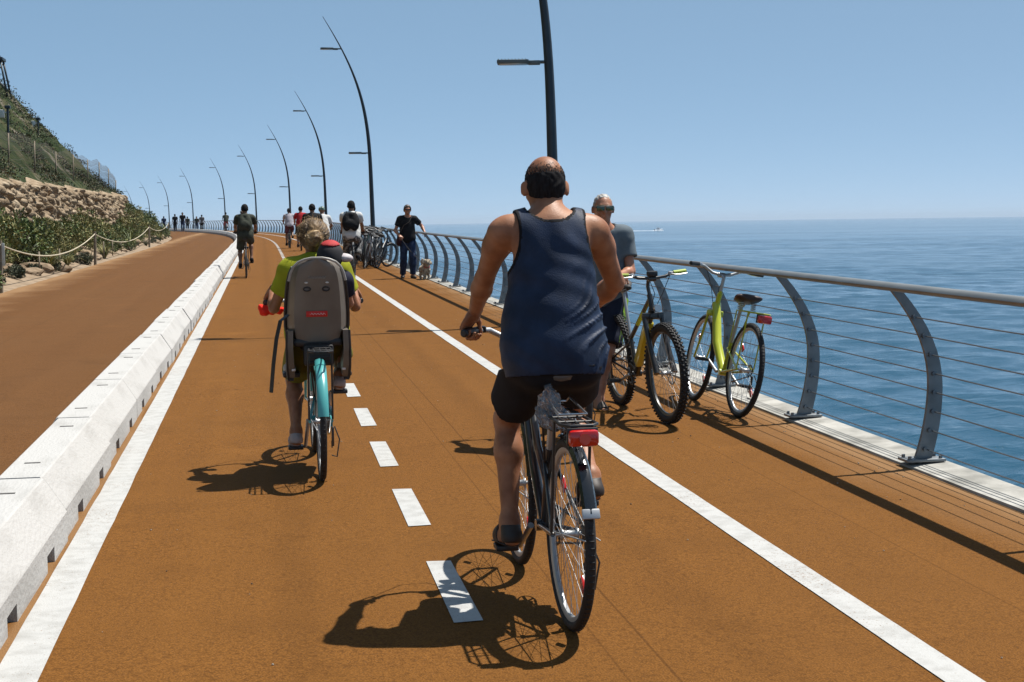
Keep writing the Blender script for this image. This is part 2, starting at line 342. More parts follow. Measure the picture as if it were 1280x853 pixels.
# ------------------------------------------------------------------ railing
def railing():
    t = thing('railing', 'grey steel railing of curved posts and thin cables along the sea edge', 'railing', (0, 0, 0))
    off = 3.755
    def bow(z): return 3.755 + .30 * z * (1 - z / .62) * 1.0 - .0 if z < .0 else 3.755 + .105 * (1 - ((z - .44) / .46) ** 2) * 1.0 - .01
    def bx(z): # lateral position of the post at height z
        return 3.735 + 0.085 * (1 - ((z - .47) / .47) ** 2) - .14 * max(0, (z - .47) / .58) ** 2
    RT = 1.045
    def sec(b, zs, s, th=.03):
        rings = []
        for z in zs:
            w = .052 - .02 * (z / RT); d = .012
            c = rd(bx(z), s, z); ca, sa = cos(hd(s)), sin(hd(s)); ex = Vector((ca, sa, 0)); ey = Vector((-sa, ca, 0))
            rings.append([c + ex * a * w + ey * e * d for a, e in ((-1, -1), (1, -1), (1, 1), (-1, 1))])
        b.loft(rings)
    ss = [7.76 + 1.87 * k for k in range(-3, 96)]
    zs = [.03 + (RT - .05) * k / 14 for k in range(15)]
    far = MB()
    mb0 = MB(); sec(mb0, zs, 0.0)
    cabs = [.10, .21, .32, .43, .54, .65, .76, .87]
    for i, s in enumerate(ss):
        rot = (0, 0, hd(s))
        if i == 0:
            mb0.m = 1; bo = mb0; pl = MB(); pl.box((3.745, 0, .040), (.24, .13, .016), bev=.003); 
            for x in (3.65, 3.84):
                for y in (-.042, .042): bo.cyl((x, y, .045), (x, y, .066), .011, 8)
            for z in cabs: bo.cyl((bx(z) - .012, -.028, z + .0), (bx(z) - .012, .028, z), .013, 10)
            post = mb0.build('post', [M_steel, M_cable], t); pl.build('base_plate', M_steel, post); p0 = post
        else: post = copy_tree(p0, t)
        post.location = rd(0, s, 0); post.rotation_euler = rot
    s = ss[-1] + 1.87
    while s < 330: sec(far, zs[::4], s); s += 1.87
    fo = far.build('post', M_steel, t); fo['kind'] = 'stuff'
    S = [-2 + .5 * k for k in range(140)] + [68 + 2 * k for k in range(132)]
    hb = MB(); rows = []
    for s in S:
        rg = []
        for k in range(12):
            a = 2 * pi * k / 12; rg.append(rd(bx(RT) + .052 * cos(a), s, RT + .026 * sin(a)))
        rows.append(rg)
    hb.loft(rows); hb.build('handrail', M_rail, t)
    for z in cabs:
        c = MB(); c.tube([rd(bx(z), s, z - .004 * abs(sin(pi * (s - 7.76) / 1.87))) for s in S[::2]], .0042, 5); c.build('cable', M_cable, t)
railing()

# ------------------------------------------------------------------ lamps
def lamps():
    prof = [(0, 0), (-.0, 1.2), (-.02, 2.6), (-.06, 3.47), (-.11, 4.2), (-.24, 4.99), (-.42, 5.7), (-.64, 6.3), (-.91, 6.83), (-1.19, 7.37), (-1.48, 7.86)]
    zz = np.array([p[1] for p in prof]); xx = np.array([p[0] for p in prof])
    px = np.polyfit(zz, xx, 5)
    def X(z): return float(np.polyval(px, z) - np.polyval(px, 0))
    t0 = thing('street_lamp', '', 'street lamp')
    b = MB(); zs = [7.86 * k / 36 for k in range(37)]
    b.tube([(X(z), 0, z) for z in zs], [.085 - .035 * (z / 5) if z < 5 else .05 - .042 * ((z - 5) / 2.86) for z in zs], 14); b.build('pole', M_lamp, t0)
    bs = MB(); bs.box((0, 0, .012), (.32, .32, .024), bev=.005); bs.cyl((0, 0, .02), (0, 0, .07), .11, 16); bs.build('base_plate', M_lamp, t0)
    for za in (3.47, 6.83):
        xa = X(za)
        a = MB(); a.tube([(xa, 0, za), (xa - .14, 0, za)], .022, 8); a.box((xa - .19, 0, za - .008), (.16, .11, .055), bev=.012); arm = a.build('lamp_arm', M_lampl, t0)
        h = MB(); h.box((xa - .47, 0, za + .002), (.42, .24, .05), bev=.012)
        for k in range(9): h.box((xa - .66 + k * .045, 0, za + .03), (.012, .2, .016))
        h.build('lamp_head', M_lampl, arm); g = MB(); g.box((xa - .47, 0, za - .026), (.36, .19, .008)); g.build('lens', mat('lamp_lens', (.5, .52, .5), .2), arm)
    S = [18.85, 47.6, 76.2, 104.7, 133, 161, 189, 217, 243, 268]; lat = [3.97, 3.9, 3.86, 3.8, 3.75, 3.75, 3.75, 3.75, 3.75, 3.75]
    pxs = [693, 466, 408, 363.5, 321, 282, 242, 212, 188, 167]
    nm = ['nearest curved street lamp, its tip cut off by the top of the photo', 'tall curved street lamp beside the parked bicycles', 'curved street lamp right behind the dark haired cyclist, third nearest',
          'curved street lamp behind the far cyclist in white', 'curved street lamp just right of the dark clad cyclist', 'curved street lamp above the lone cyclist on the bend',
          'curved street lamp among the strolling pair and trio on the bend', 'fourth smallest curved street lamp, beside the strolling trio', 'small far curved street lamp, third last of the row', 'smallest street lamp, last of the row above the hillside']
    for i, s in enumerate(S):
        o = t0 if i == 0 else copy_tree(t0); X_ = (pxs[i] - 327) / 1800 * s * 1.0
        d = ray_at(pxs[i], 285, s); o.location = (d.x, s, gz(s) - .01); o.rotation_euler = (0, 0, hd(s) + (.0 if i else -.2))
        tag(o, nm[i], 'street lamp', 'curved street lamps along the promenade')
def ray_at(x, y, Y):
    cp = cos(PIT); f = Vector((sin(YAW) * cp, cos(YAW) * cp, -sin(PIT))); r0 = Vector((cos(YAW), -sin(YAW), 0)); u0 = r0.cross(f)
    r = r0 * cos(ROLL) + u0 * sin(ROLL); u = -r0 * sin(ROLL) + u0 * cos(ROLL)
    d = f + r * ((x - 640) / F) - u * ((y - 426.5) / F); return Vector((0, 0, 1.5)) + d * (Y / d.y)
lamps()

# ------------------------------------------------------------------ hillside, stone wall, planting on the left
def land_mat(name, cols, scale, bump, bscale):
    m = bpy.data.materials.new(name); m.use_nodes = True; nt = m.node_tree; N = nt.nodes.new; L = nt.links.new
    b = nt.nodes['Principled BSDF']; b.inputs['Roughness'].default_value = .95; b.inputs['Specular IOR Level'].default_value = .15
    tc = N('ShaderNodeTexCoord'); n = N('ShaderNodeTexNoise'); n.inputs['Scale'].default_value = scale; n.inputs['Detail'].default_value = 9; n.inputs['Roughness'].default_value = .62
    L(tc.outputs['Object'], n.inputs['Vector']); r = N('ShaderNodeValToRGB'); L(n.outputs['Fac'], r.inputs['Fac'])
    e = r.color_ramp.elements
    while len(e) < len(cols): e.new(.5)
    for i, (p, c) in enumerate(cols): e[i].position = p; e[i].color = (*c, 1)
    L(r.outputs[0], b.inputs['Base Color'])
    n2 = N('ShaderNodeTexNoise'); n2.inputs['Scale'].default_value = bscale; n2.inputs['Detail'].default_value = 6; L(tc.outputs['Object'], n2.inputs['Vector'])
    bp = N('ShaderNodeBump'); bp.inputs['Strength'].default_value = bump; bp.inputs['Distance'].default_value = .15; L(n2.outputs['Fac'], bp.inputs['Height']); L(bp.outputs[0], b.inputs['Normal'])
    return m
M_hill = land_mat('hillside', [(.40, (.012, .022, .006)), (.50, (.028, .040, .012)), (.57, (.055, .050, .024)), (.63, (.125, .112, .09))], .75, 1.0, 3.0)
M_stone = land_mat('pale_rubble_stone', [(.30, (.10, .070, .042)), (.46, (.235, .175, .115)), (.64, (.36, .29, .205))], 2.6, .8, 5)
M_leaf = [mat('leaf_dark', (.036, .054, .014), .6, var=.3, scale=3), mat('leaf_mid', (.085, .125, .028), .6, var=.3, scale=3), mat('leaf_light', (.23, .235, .075), .6, var=.3, scale=3)]
M_leafo = [mat('leaf_olive', (.115, .125, .032), .7, var=.3, scale=3), mat('leaf_straw', (.24, .215, .085), .8, var=.3, scale=3), mat('leaf_green', (.055, .10, .022), .6, var=.3, scale=3)]
M_leafg = [mat('leaf_grey', (.10, .115, .07), .8, var=.25, scale=3), mat('leaf_greydark', (.045, .055, .03), .8, var=.25, scale=3), mat('leaf_greylight', (.18, .19, .13), .8, var=.25, scale=3)]
M_wood = mat('weathered_wood', (.20, .165, .12), .85, var=.25, scale=9, bump=.3)
M_rope = mat('pale_rope', (.42, .37, .27), .9, var=.2, scale=40)
M_bark = mat('bark', (.07, .05, .03), .9, var=.3, scale=12)

def fbm(x, y, z, o=4):
    a = 0; w = 1
    for i in range(o): a += w * mnoise.noise((x, y, z)); x *= 2.1; y *= 2.1; z *= 2.1; w *= .5
    return a
def env(s): return 1 - sst((s - 80) / 26)
def hill_z(t, s):
    bed = .42 * sst((t - 5.1) / 1.9)
    if t < 7.2: return bed - .02
    e = env(s)
    up = 2.15 * sst((t - 7.2) / .35) + max(0, t - 7.6) * .93 - .012 * max(0, t - 16) ** 2 * (1 if t < 50 else 1)
    up = min(up, 30) if t < 50 else up
    nn = .55 * fbm(t * .22, s * .17, 1.3) + .9 * sst((t - 9) / 5) * fbm(t * .10, s * .07, 7.7, 3)
    ledge = (.55 * abs(fbm(t * .5 + s * .25, s * .05, 3.1, 3)) + .35 * abs(fbm(t * 1.1, s * .4 + t * .5, 6.1, 3))) * sst((t - 8.5) / 2)
    nn += .22 * fbm(t * 1.3, s * .9, 4.4, 3)
    return bed + e * (max(0, up) + nn * sst((t - 7.5) / 2) + ledge)
def hillside():
    ts = [5.1, 5.5, 6, 6.5, 6.9, 7.15, 7.3, 7.45, 7.6] + [7.6 + .25 * k for k in range(1, 48)] + [20 + 1.6 * k for k in range(1, 16)] + [46 + 8 * k for k in range(5)]
    b = MB(); rows = []
    for i in range(360):
        s = 6 + i * .35; rows.append([rd(-t - (.12 * mnoise.noise((s * .9, 2, 5)) if t < 5.3 else 0), s, min(hill_z(t, s), 26) - (.03 if t < 5.2 else 0)) for t in ts])
    b.loft(rows, cap=False, closed=False); o = upnormals(b.build('hill', M_hill, smooth=True, fix=False)); tag(o, kind='structure')
    me = o.data; me.materials.append(M_sand)
    for p in me.polygons:
        if p.center.x - cx(p.center.y) > -7.1: p.material_index = 1
hillside()
def stone_wall():
    b = MB(); rows = []; s0, s1 = 30, 92; ns = 900; nv = 44
    for i in range(ns + 1):
        s = s0 + (s1 - s0) * i / ns; row = []
        hh = 2.55 * (1 - .75 * sst((s - 82) / 10)) + .22 * fbm(s * .4, 1, 2, 3)
        for k in range(nv + 1):
            v = k / nv; h = .15 + hh * v
            q = (s * 3.3 + h * 2.2, h * 3.3 - s * .7, 2.0); ds, ps = mnoise.voronoi(q)
            edge = min(1, (ds[1] - ds[0]) * 2.6); cell = mnoise.cell(ps[0])
            out = .20 * edge + .16 * (cell - .5) + .12 * fbm(s * .5, h * .8, 4, 3)
            lean = 6.86 + .5 * v + (.5 * (v - .93) / .07 if v > .93 else 0)
            row.append(rd(-lean + out * (1 if v < .95 else .4), s, h))
        rows.append(row)
    b.loft(rows, cap=False, closed=False); o = b.build('stone_wall', M_stone, smooth=True, fix=False)
    me = o.data
    if me.polygons[1000].normal.x < 0: me.flip_normals()
    tag(o, 'rough pale rubble stone retaining wall at the foot of the hillside', 'wall')
stone_wall()

def leaf(b, p, d, w, ln):
    d = Vector(d).normalized(); q = Vector((random.uniform(-1, 1), random.uniform(-1, 1), random.uniform(-.3, 1))); u = d.cross(q)
    if u.length < 1e-3: u = Vector((1, 0, 0))
    u.normalize(); p = Vector(p); n = u.cross(d) * ln * .18
    b._add([p, p + d * ln * .5 + u * w + n, p + d * ln, p + d * ln * .5 - u * w + n], [(0, 1, 2, 3)])
def rdir(up=.3):
    v = Vector((random.gauss(0, 1), random.gauss(0, 1), random.gauss(0, 1) + up)); return v.normalized()
def make_bush(name, mats, h, w, nclump, nleaf, size, trunk=True):
    b = MB(); st = MB(); cl = []
    for i in range(nclump):
        a = random.uniform(0, 2 * pi); r = w * math.sqrt(random.random()) * .8; z = h * (.25 + .65 * random.random() * (1 - .5 * (r / w) ** 2)); cl.append((Vector((r * cos(a), r * sin(a), z)), random.uniform(.16, .32) * w * 1.25))
    for c, rr in cl:
        for k in range(nleaf):
            d = rdir(.35); p = c + d * rr * random.random() ** .4
            if p.z < .02: p.z = .02
            b.m = random.choice((0, 0, 1, 1, 1, 2)); leaf(b, p, d + rdir() * .8, size * random.uniform(.3, .5), size * random.uniform(.8, 1.7))
        if trunk: st.tube([(c.x * .05, c.y * .05, 0), (c.x * .4, c.y * .4, c.z * .45), (c.x, c.y, c.z)], [.016, .011, .005], 5)
    o = b.build(name, mats, smooth=False, fix=False)
    if trunk: st.build('stem', M_bark, o, fix=False)
    return o
def make_tuft(name, mats, n, ln, w, spread):
    b = MB()
    for i in range(n):
        a = random.uniform(0, 2 * pi); sp = spread * random.uniform(.2, 1); L_ = ln * random.uniform(.55, 1.1); d = Vector((cos(a), sin(a), 0)); u = Vector((-sin(a), cos(a), 0)); pts = []
        for k in range(5):
            t = k / 4; ang = sp * t * 1.5; pts.append(d * (L_ * t * sin(ang) + .04) + Vector((0, 0, L_ * t * cos(ang) * .95 + .0)))
        b.m = random.choice((0, 1, 1, 2)); vs = []; ww = w * random.uniform(.6, 1.2)
        for k, p in enumerate(pts): wk = ww * (1 - .9 * (k / 4) ** 2); vs += [p - u * wk, p + u * wk]
        b._add(vs, [(2 * k, 2 * k + 1, 2 * k + 3, 2 * k + 2) for k in range(4)])
    return b.build(name, mats, smooth=False, fix=False)
def planting():
    protos = [make_bush('shrub', M_leaf, .95, .55, 16, 60, .07), make_bush('shrub', M_leafo, 1.05, .6, 15, 55, .075), make_bush('shrub', M_leaf, .65, .5, 12, 60, .06), make_bush('cushion_plant', M_leafg, .34, .26, 12, 60, .045, False),
              make_tuft('grass_clump', M_leafo, 110, .75, .012, .9), make_tuft('yucca_plant', M_leaf, 60, .95, .028, .95), make_tuft('grass_clump', M_leafg, 80, .35, .010, .8)]
    labs = ['bushy dark green shrub planted below the stone wall', 'olive and straw coloured shrub planted below the stone wall', 'low dark green shrub behind the sagging rope', 'small grey green cushion plant on the sandy verge',
            'clump of long straw coloured grass below the stone wall', 'yucca with arching green blades below the stone wall', 'short pale grass tuft at the edge of the brown road']
    grp = ['shrubs below the stone wall', 'shrubs below the stone wall', 'shrubs below the stone wall', 'cushion plants on the verge', 'grass clumps on the verge', 'yuccas on the verge', 'grass tufts on the verge']
    used = [0] * 7; rnd = random.Random(3)
    def place(k, t, s, sc):
        o = protos[k] if not used[k] else copy_tree(protos[k]); used[k] += 1
        o.location = rd(-t, s, hill_z(min(t, 7.1), s) - .02); o.rotation_euler = (0, 0, rnd.uniform(0, 6.28)); o.scale = (sc * rnd.uniform(.9, 1.15), sc * rnd.uniform(.9, 1.15), sc * rnd.uniform(.85, 1.2)); tag(o, labs[k], 'plant', grp[k])
    s = 29.0
    while s < 150:
        far = s > 92; dens = 1 if s < 92 else .8
        place(rnd.choice((0, 1, 0, 2)), 6.65 + rnd.uniform(-.15, .2), s, rnd.uniform(.85, 1.25) * (1.1 if far else 1))
        if rnd.random() < .8: place(rnd.choice((1, 4, 5, 4, 0, 2)), 6.15 + rnd.uniform(-.2, .2), s + rnd.uniform(0, 1), rnd.uniform(.6, 1.0))
        if rnd.random() < .75: place(rnd.choice((3, 6, 4, 5, 2)), 5.6 + rnd.uniform(-.15, .2), s + rnd.uniform(0, 1), rnd.uniform(.7, 1.2) * (.6 if False else 1))
        if far: place(rnd.choice((0, 1)), 7.6 + rnd.uniform(-.3, .6), s + .5, rnd.uniform(1.0, 1.5))
        s += rnd.uniform(.95, 1.5) * (1 if s < 60 else 1.35)
    for t, s in ((6.3, 38.5), (6.35, 39.4), (6.75, 40.4), (6.5, 41)): place(0, t, s, 1.3)
    # the tall shrub that hides the left end of the wall
    for k, (t, s, h, w) in enumerate(((6.75, 35.2, 2.3, .75), (7.35, 36.6, 2.7, .8), (6.6, 46.5, 1.2, .5), (7.3, 80, 2.2, 1.0), (7.4, 84, 2.0, 1.0), (7.5, 88.5, 1.7, 1.1))):
        o = make_bush('tall_shrub', [M_leaf, M_leafo, M_leafo, M_leaf, M_leafo, M_leaf][k], h, w, 26, 75, .08); o.location = rd(-t, s, .35)
        tag(o, ['tall dark shrub against the left end of the stone wall', 'tallest olive shrub rising over the left end of the stone wall', 'knee high olive shrub right of the second rope post', 'tall dark shrub over the far part of the stone wall', 'rusty olive shrub near the far end of the stone wall', 'last tall dark shrub at the far end of the stone wall'][k], 'shrub')
    # scrub on the slope that nobody could count
    b = MB()
    for i in range(3400):
        t = 7.7 + 13 * rnd.random() ** 1.3; s = rnd.uniform(33, 100)
        if mnoise.noise((t * .35, s * .16, 9)) < -.15 + .25 * rnd.random(): continue
        z = hill_z(t, s); c = rd(-t, s, z); rr = rnd.uniform(.15, .45) * (.6 + .5 * env(s))
        for k in range(30):
            d = rdir(.6); b.m = rnd.choice((0, 0, 1, 3, 4)); leaf(b, c + Vector((d.x * rr, d.y * rr, abs(d.z) * rr * .6)), d + rdir() * .7, .026, .085)
    M_scr = [mat('scrub_dark', (.018, .034, .009), .7, var=.3, scale=2), mat('scrub_green', (.045, .068, .017), .7, var=.3, scale=2), M_leaf[1], mat('scrub_olive', (.07, .072, .024), .7, var=.3, scale=2), mat('scrub_dry', (.12, .085, .04), .8, var=.3, scale=2), M_leafo[2]]
    tag(b.build('scrub', M_scr, smooth=False, fix=False), kind='stuff')
    # pale soil heaps and rocks along the verge
    rk = []
    for k in range(3):
        bm = bmesh.new(); bmesh.ops.create_icosphere(bm, subdivisions=3, radius=1)
        for v in bm.verts: v.co *= 1 + .3 * fbm(v.co.x * 1.3 + k * 9, v.co.y * 1.3, v.co.z * 1.3, 3); v.co.z *= .55
        me = bpy.data.meshes.new('rock'); bm.to_mesh(me); bm.free(); me.materials.append(M_sand); o = bpy.data.objects.new('rock', me); link(o); rk.append(o)
    for i in range(34):
        o = rk[i] if i < 3 else rk[i % 3].copy()
        if i >= 3: COL.objects.link(o)
        s = 29.5 + 70 * (i / 34) ** 1.25; t = 5.75 + rnd.uniform(-.2, .45); o.location = rd(-t, s, hill_z(t, s)); sc = rnd.uniform(.12, .42); o.scale = (sc, sc * 1.4, sc); o.rotation_euler = (0, 0, rnd.uniform(0, 6))
        tag(o, 'pale sandy rock between the plants on the road verge', 'rock', 'rocks on the verge')
planting()
def gravel():
    b = MB(); rnd = random.Random(31)
    for i in range(260):
        l = rnd.choice((rnd.uniform(-.75, 2.0), rnd.uniform(2.3, 3.6), rnd.uniform(3.4, 3.62))); s_ = rnd.uniform(3.5, 22); r_ = rnd.uniform(.002, .0055); b.m = rnd.choice((0, 0, 1)); b.ell(rd(l, s_, r_ * .5), (r_, r_ * rnd.uniform(.7, 1.4), r_ * .7), n=6, m=4)
    tag(b.build('gravel', [mat('pale_grit', (.25, .22, .18), .9), mat('dark_grit', (.05, .04, .03), .9)], fix=False), kind='stuff')
gravel()
def rope_fence():
    t = thing('rope_fence', 'low rope barrier of slim wooden posts along the planted verge', 'rope fence')
    ps = [14.8, 30.4, 46.3, 71, 101]; lat = [-5.2, -5.22, -5.12, -5.3, -5.35]
    tops = []
    for k, (l, s) in enumerate(zip(lat, ps)):
        p0 = rd(l, s, -.05); b = MB(); b.tube([p0, p0 + Vector((.01, 0, .5)), p0 + Vector((.02, 0, 1.08))], [.045, .043, .04], 10); po = b.build('post', M_wood, t)
        if k == 1: q = MB(); q.box(p0 + Vector((.055, -.02, .80)), (.10, .012, .46), bev=.004); q.build('sign_plate', mat('white_plate', (.5, .52, .5), .5, var=.1, scale=4), po)
        tops.append(p0 + Vector((.02, -.03, 1.0)))
    for k in range(4):
        b = MB(); sag = [.4, .42, .45, .3][k]; b.tube([tops[k].lerp(tops[k + 1], q / 24) - Vector((0, 0, sag * (1 - (q / 12 - 1) ** 2))) for q in range(25)], .016, 6); b.build('rope', M_rope, t)
    for l, s in ((-5.6, 38.2), (-5.5, 41.2), (-5.45, 52), (-5.5, 55.5), (-5.6, 60)):
        b = MB(); p = rd(l, s, 0); b.tube([p, p + Vector((0, 0, .62))], .022, 7); tag(b.build('plant_stake', M_wood, None), 'thin wooden plant stake among the verge planting', 'stake', 'plant stakes on the verge')
rope_fence()
def hill_fence():
    t = thing('wire_fence', 'slack wire mesh fence on thin posts above the stone wall', 'fence'); tt = 8.1
    ss = [44, 49.5, 55, 60.5, 66, 71.5, 77, 82.5, 88]
    for s in ss:
        b = MB(); p = rd(-tt, s, hill_z(tt, s) - .2); b.tube([p, p + Vector((.03, 0, 1.35))], .026, 8); b.build('post', M_wood, t)
    b = MB(); n = 220
    P = lambda s, h: rd(-tt, s, hill_z(tt, s) + h + .06 * sin(s * 1.1))
    for h in (.05, .35, .65, .95, 1.2): b.tube([P(44 + 44 * k / n, h) for k in range(n + 1)], .006, 4)
    for k in range(n): 
        s = 44 + 44 * k / n; b.tube([P(s, .05), P(s + .4, 1.2)], .0025, 3); b.tube([P(s + .4, .05), P(s, 1.2)], .0025, 3)
    b.build('wire_mesh', mat('rusty_wire', (.05, .045, .04), .7, .3), t, fix=False)
    for (tt2, s, h, lab) in ((10.35, 72, 1.2, 'short dark pole with a white box on the slope above the wire fence'), (9.3, 57, 1.25, 'pale stub pole beside a dark post near the left of the wire fence')):
        o = thing('utility_pole', lab, 'pole', rd(-tt2, s, hill_z(tt2, s) - .1)); b = MB(); b.tube([(0, 0, 0), (.02, 0, h)], .045, 8); b.box((.02, 0, h), (.20, .18, .12), bev=.02); b.build('pole', M_lamp, o)
        b = MB(); b.box((-.20, 0, h - .25), (.18, .16, .30), bev=.02); b.box((-.07, 0, h - .2), (.14, .04, .04)); b.build('equipment_box', mat('white_box', (.6, .6, .58), .5), o)
    o = thing('signal_tower', 'dark steel platform on splayed legs at the hilltop in the upper left corner', 'tower', rd(-13.3, 78, hill_z(13.3, 78) - .3)); h = 10.2 - o.location.z
    b = MB(); b.box((0, 0, h - .08), (1.25, 1.1, .16), bev=.02); b.box((-.05, 0, h + .08), (.9, .8, .16), bev=.02); b.build('platform', M_lamp, o)
    for sx in (-1, 1):
        for sy in (-1, 1): b = MB(); b.tube([(sx * .8, sy * .6, 0), (sx * .5, sy * .42, h - .1)], .05, 6); b.build('leg', M_lamp, o)
    b = MB()
    for sy in (-1, 1): b.tube([(-.75, sy * .55, .3), (.5, sy * .44, h - .25)], .03, 5); b.tube([(.75, sy * .55, .3), (-.5, sy * .44, h - .25)], .03, 5)
    b.box((-.2, 0, h - .55), (.5, .5, .5), bev=.03); b.build('brace', M_lamp, o)
hill_fence()

# ------------------------------------------------------------------ boat out at sea
def boat():
    d = ray_at(823, 288.4, 1); k = (SEAZ + .1 - 1.5) / (d.z - 1.5); p = Vector((0, 0, 1.5)) + (d - Vector((0, 0, 1.5))) * k; Mw = mat('boat_white', (.75, .76, .78), .35); Md = mat('boat_dark', (.03, .045, .07), .3)
    o = thing('motor_boat', 'small white motor boat far out on the blue sea', 'boat', (p.x, p.y, SEAZ), (0, 0, R(-75))); b = MB(); rg = []
    for y, w, z0, z1 in ((-3.6, 1.25, -.25, .95), (-1.5, 1.45, -.3, 1.0), (1.2, 1.35, -.25, 1.15), (3, .75, 0, 1.4), (4.2, .06, .7, 1.65)):
        rg.append([(w * a, y, z0 + (z1 - z0) * c) for a, c in ((-.3, 0), (-.85, .35), (-1, 1), (1, 1), (.85, .35), (.3, 0))])
    b.loft(rg); b.build('hull', Mw, o); b = MB(); b.box((0, -.3, 1.75), (1.7, 2.6, 1.4), bev=.2); b.box((0, -.5, 2.9), (1.9, 2.4, .12), bev=.04)
    for x in (-.85, .85): b.tube([(x, -1.4, 2.3), (x, -1.4, 2.9)], .05, 6); b.tube([(x, .6, 2.3), (x, .5, 2.9)], .05, 6)
    b.build('cabin', Mw, o); b = MB(); b.box((0, .85, 1.95), (1.5, .4, .6), bev=.05); b.box((-.82, -.3, 1.95), (.1, 1.8, .5)); b.box((.82, -.3, 1.95), (.1, 1.8, .5)); b.build('window', Md, o)
    b = MB(); b.box((0, -3.75, .9), (.6, .5, 1.1), bev=.1); b.build('outboard_motor', Md, o)
    w = MB(); rnd = random.Random(5)
    for i in range(90):
        y = -4 - 22 * rnd.random() ** 1.7; q = rnd.uniform(-1, 1) * (1.1 + .12 * -y); r_ = rnd.uniform(.3, .9); w.ell((q, y, .02), (r_ * 1.3, r_ * 2.5, .16), n=8, m=5)
    for i in range(30): w.ell((rnd.choice((-1.4, 1.4)) + rnd.uniform(-.5, .5), rnd.uniform(-3.5, 4), .05), (.5, .8, .3), n=8, m=5)
    wk = w.build('foam', mat('sea_foam', (.75, .8, .84), .8), None, fix=False); wk.location = o.location; wk.rotation_euler = o.rotation_euler; tag(wk, kind='stuff')
boat()

# ------------------------------------------------------------------ bicycles
M_rub = mat('tyre_rubber', (.012, .012, .013), .75, var=.3, scale=30, bump=.1, bscale=120)
M_alu = mat('aluminium', (.42, .43, .44), .48, .8)
M_chrome = mat('chrome', (.55, .56, .58), .3, .95)
M_black = mat('black_plastic', (.012, .012, .014), .45)
M_blackm = mat('black_metal', (.014, .015, .017), .35, .3)
M_saddle = mat('saddle_vinyl', (.018, .017, .017), .55, bump=.1, bscale=90)
M_red = mat('red_reflector', (.45, .008, .006), .18, coat=.6)
M_lowalu = mat('dull_metal', (.07, .072, .075), .5, .6)
M_chain = mat('chain_steel', (.07, .065, .06), .45, .7)
def paint(name, c, r=.28): return mat(name, c, r, .0, var=.05, scale=6, coat=.5)
def arcs(c, r, a0, a1, n): return [Vector((c[0], c[1] + r * cos(a0 + (a1 - a0) * k / n), c[2] + r * sin(a0 + (a1 - a0) * k / n))) for k in range(n + 1)]

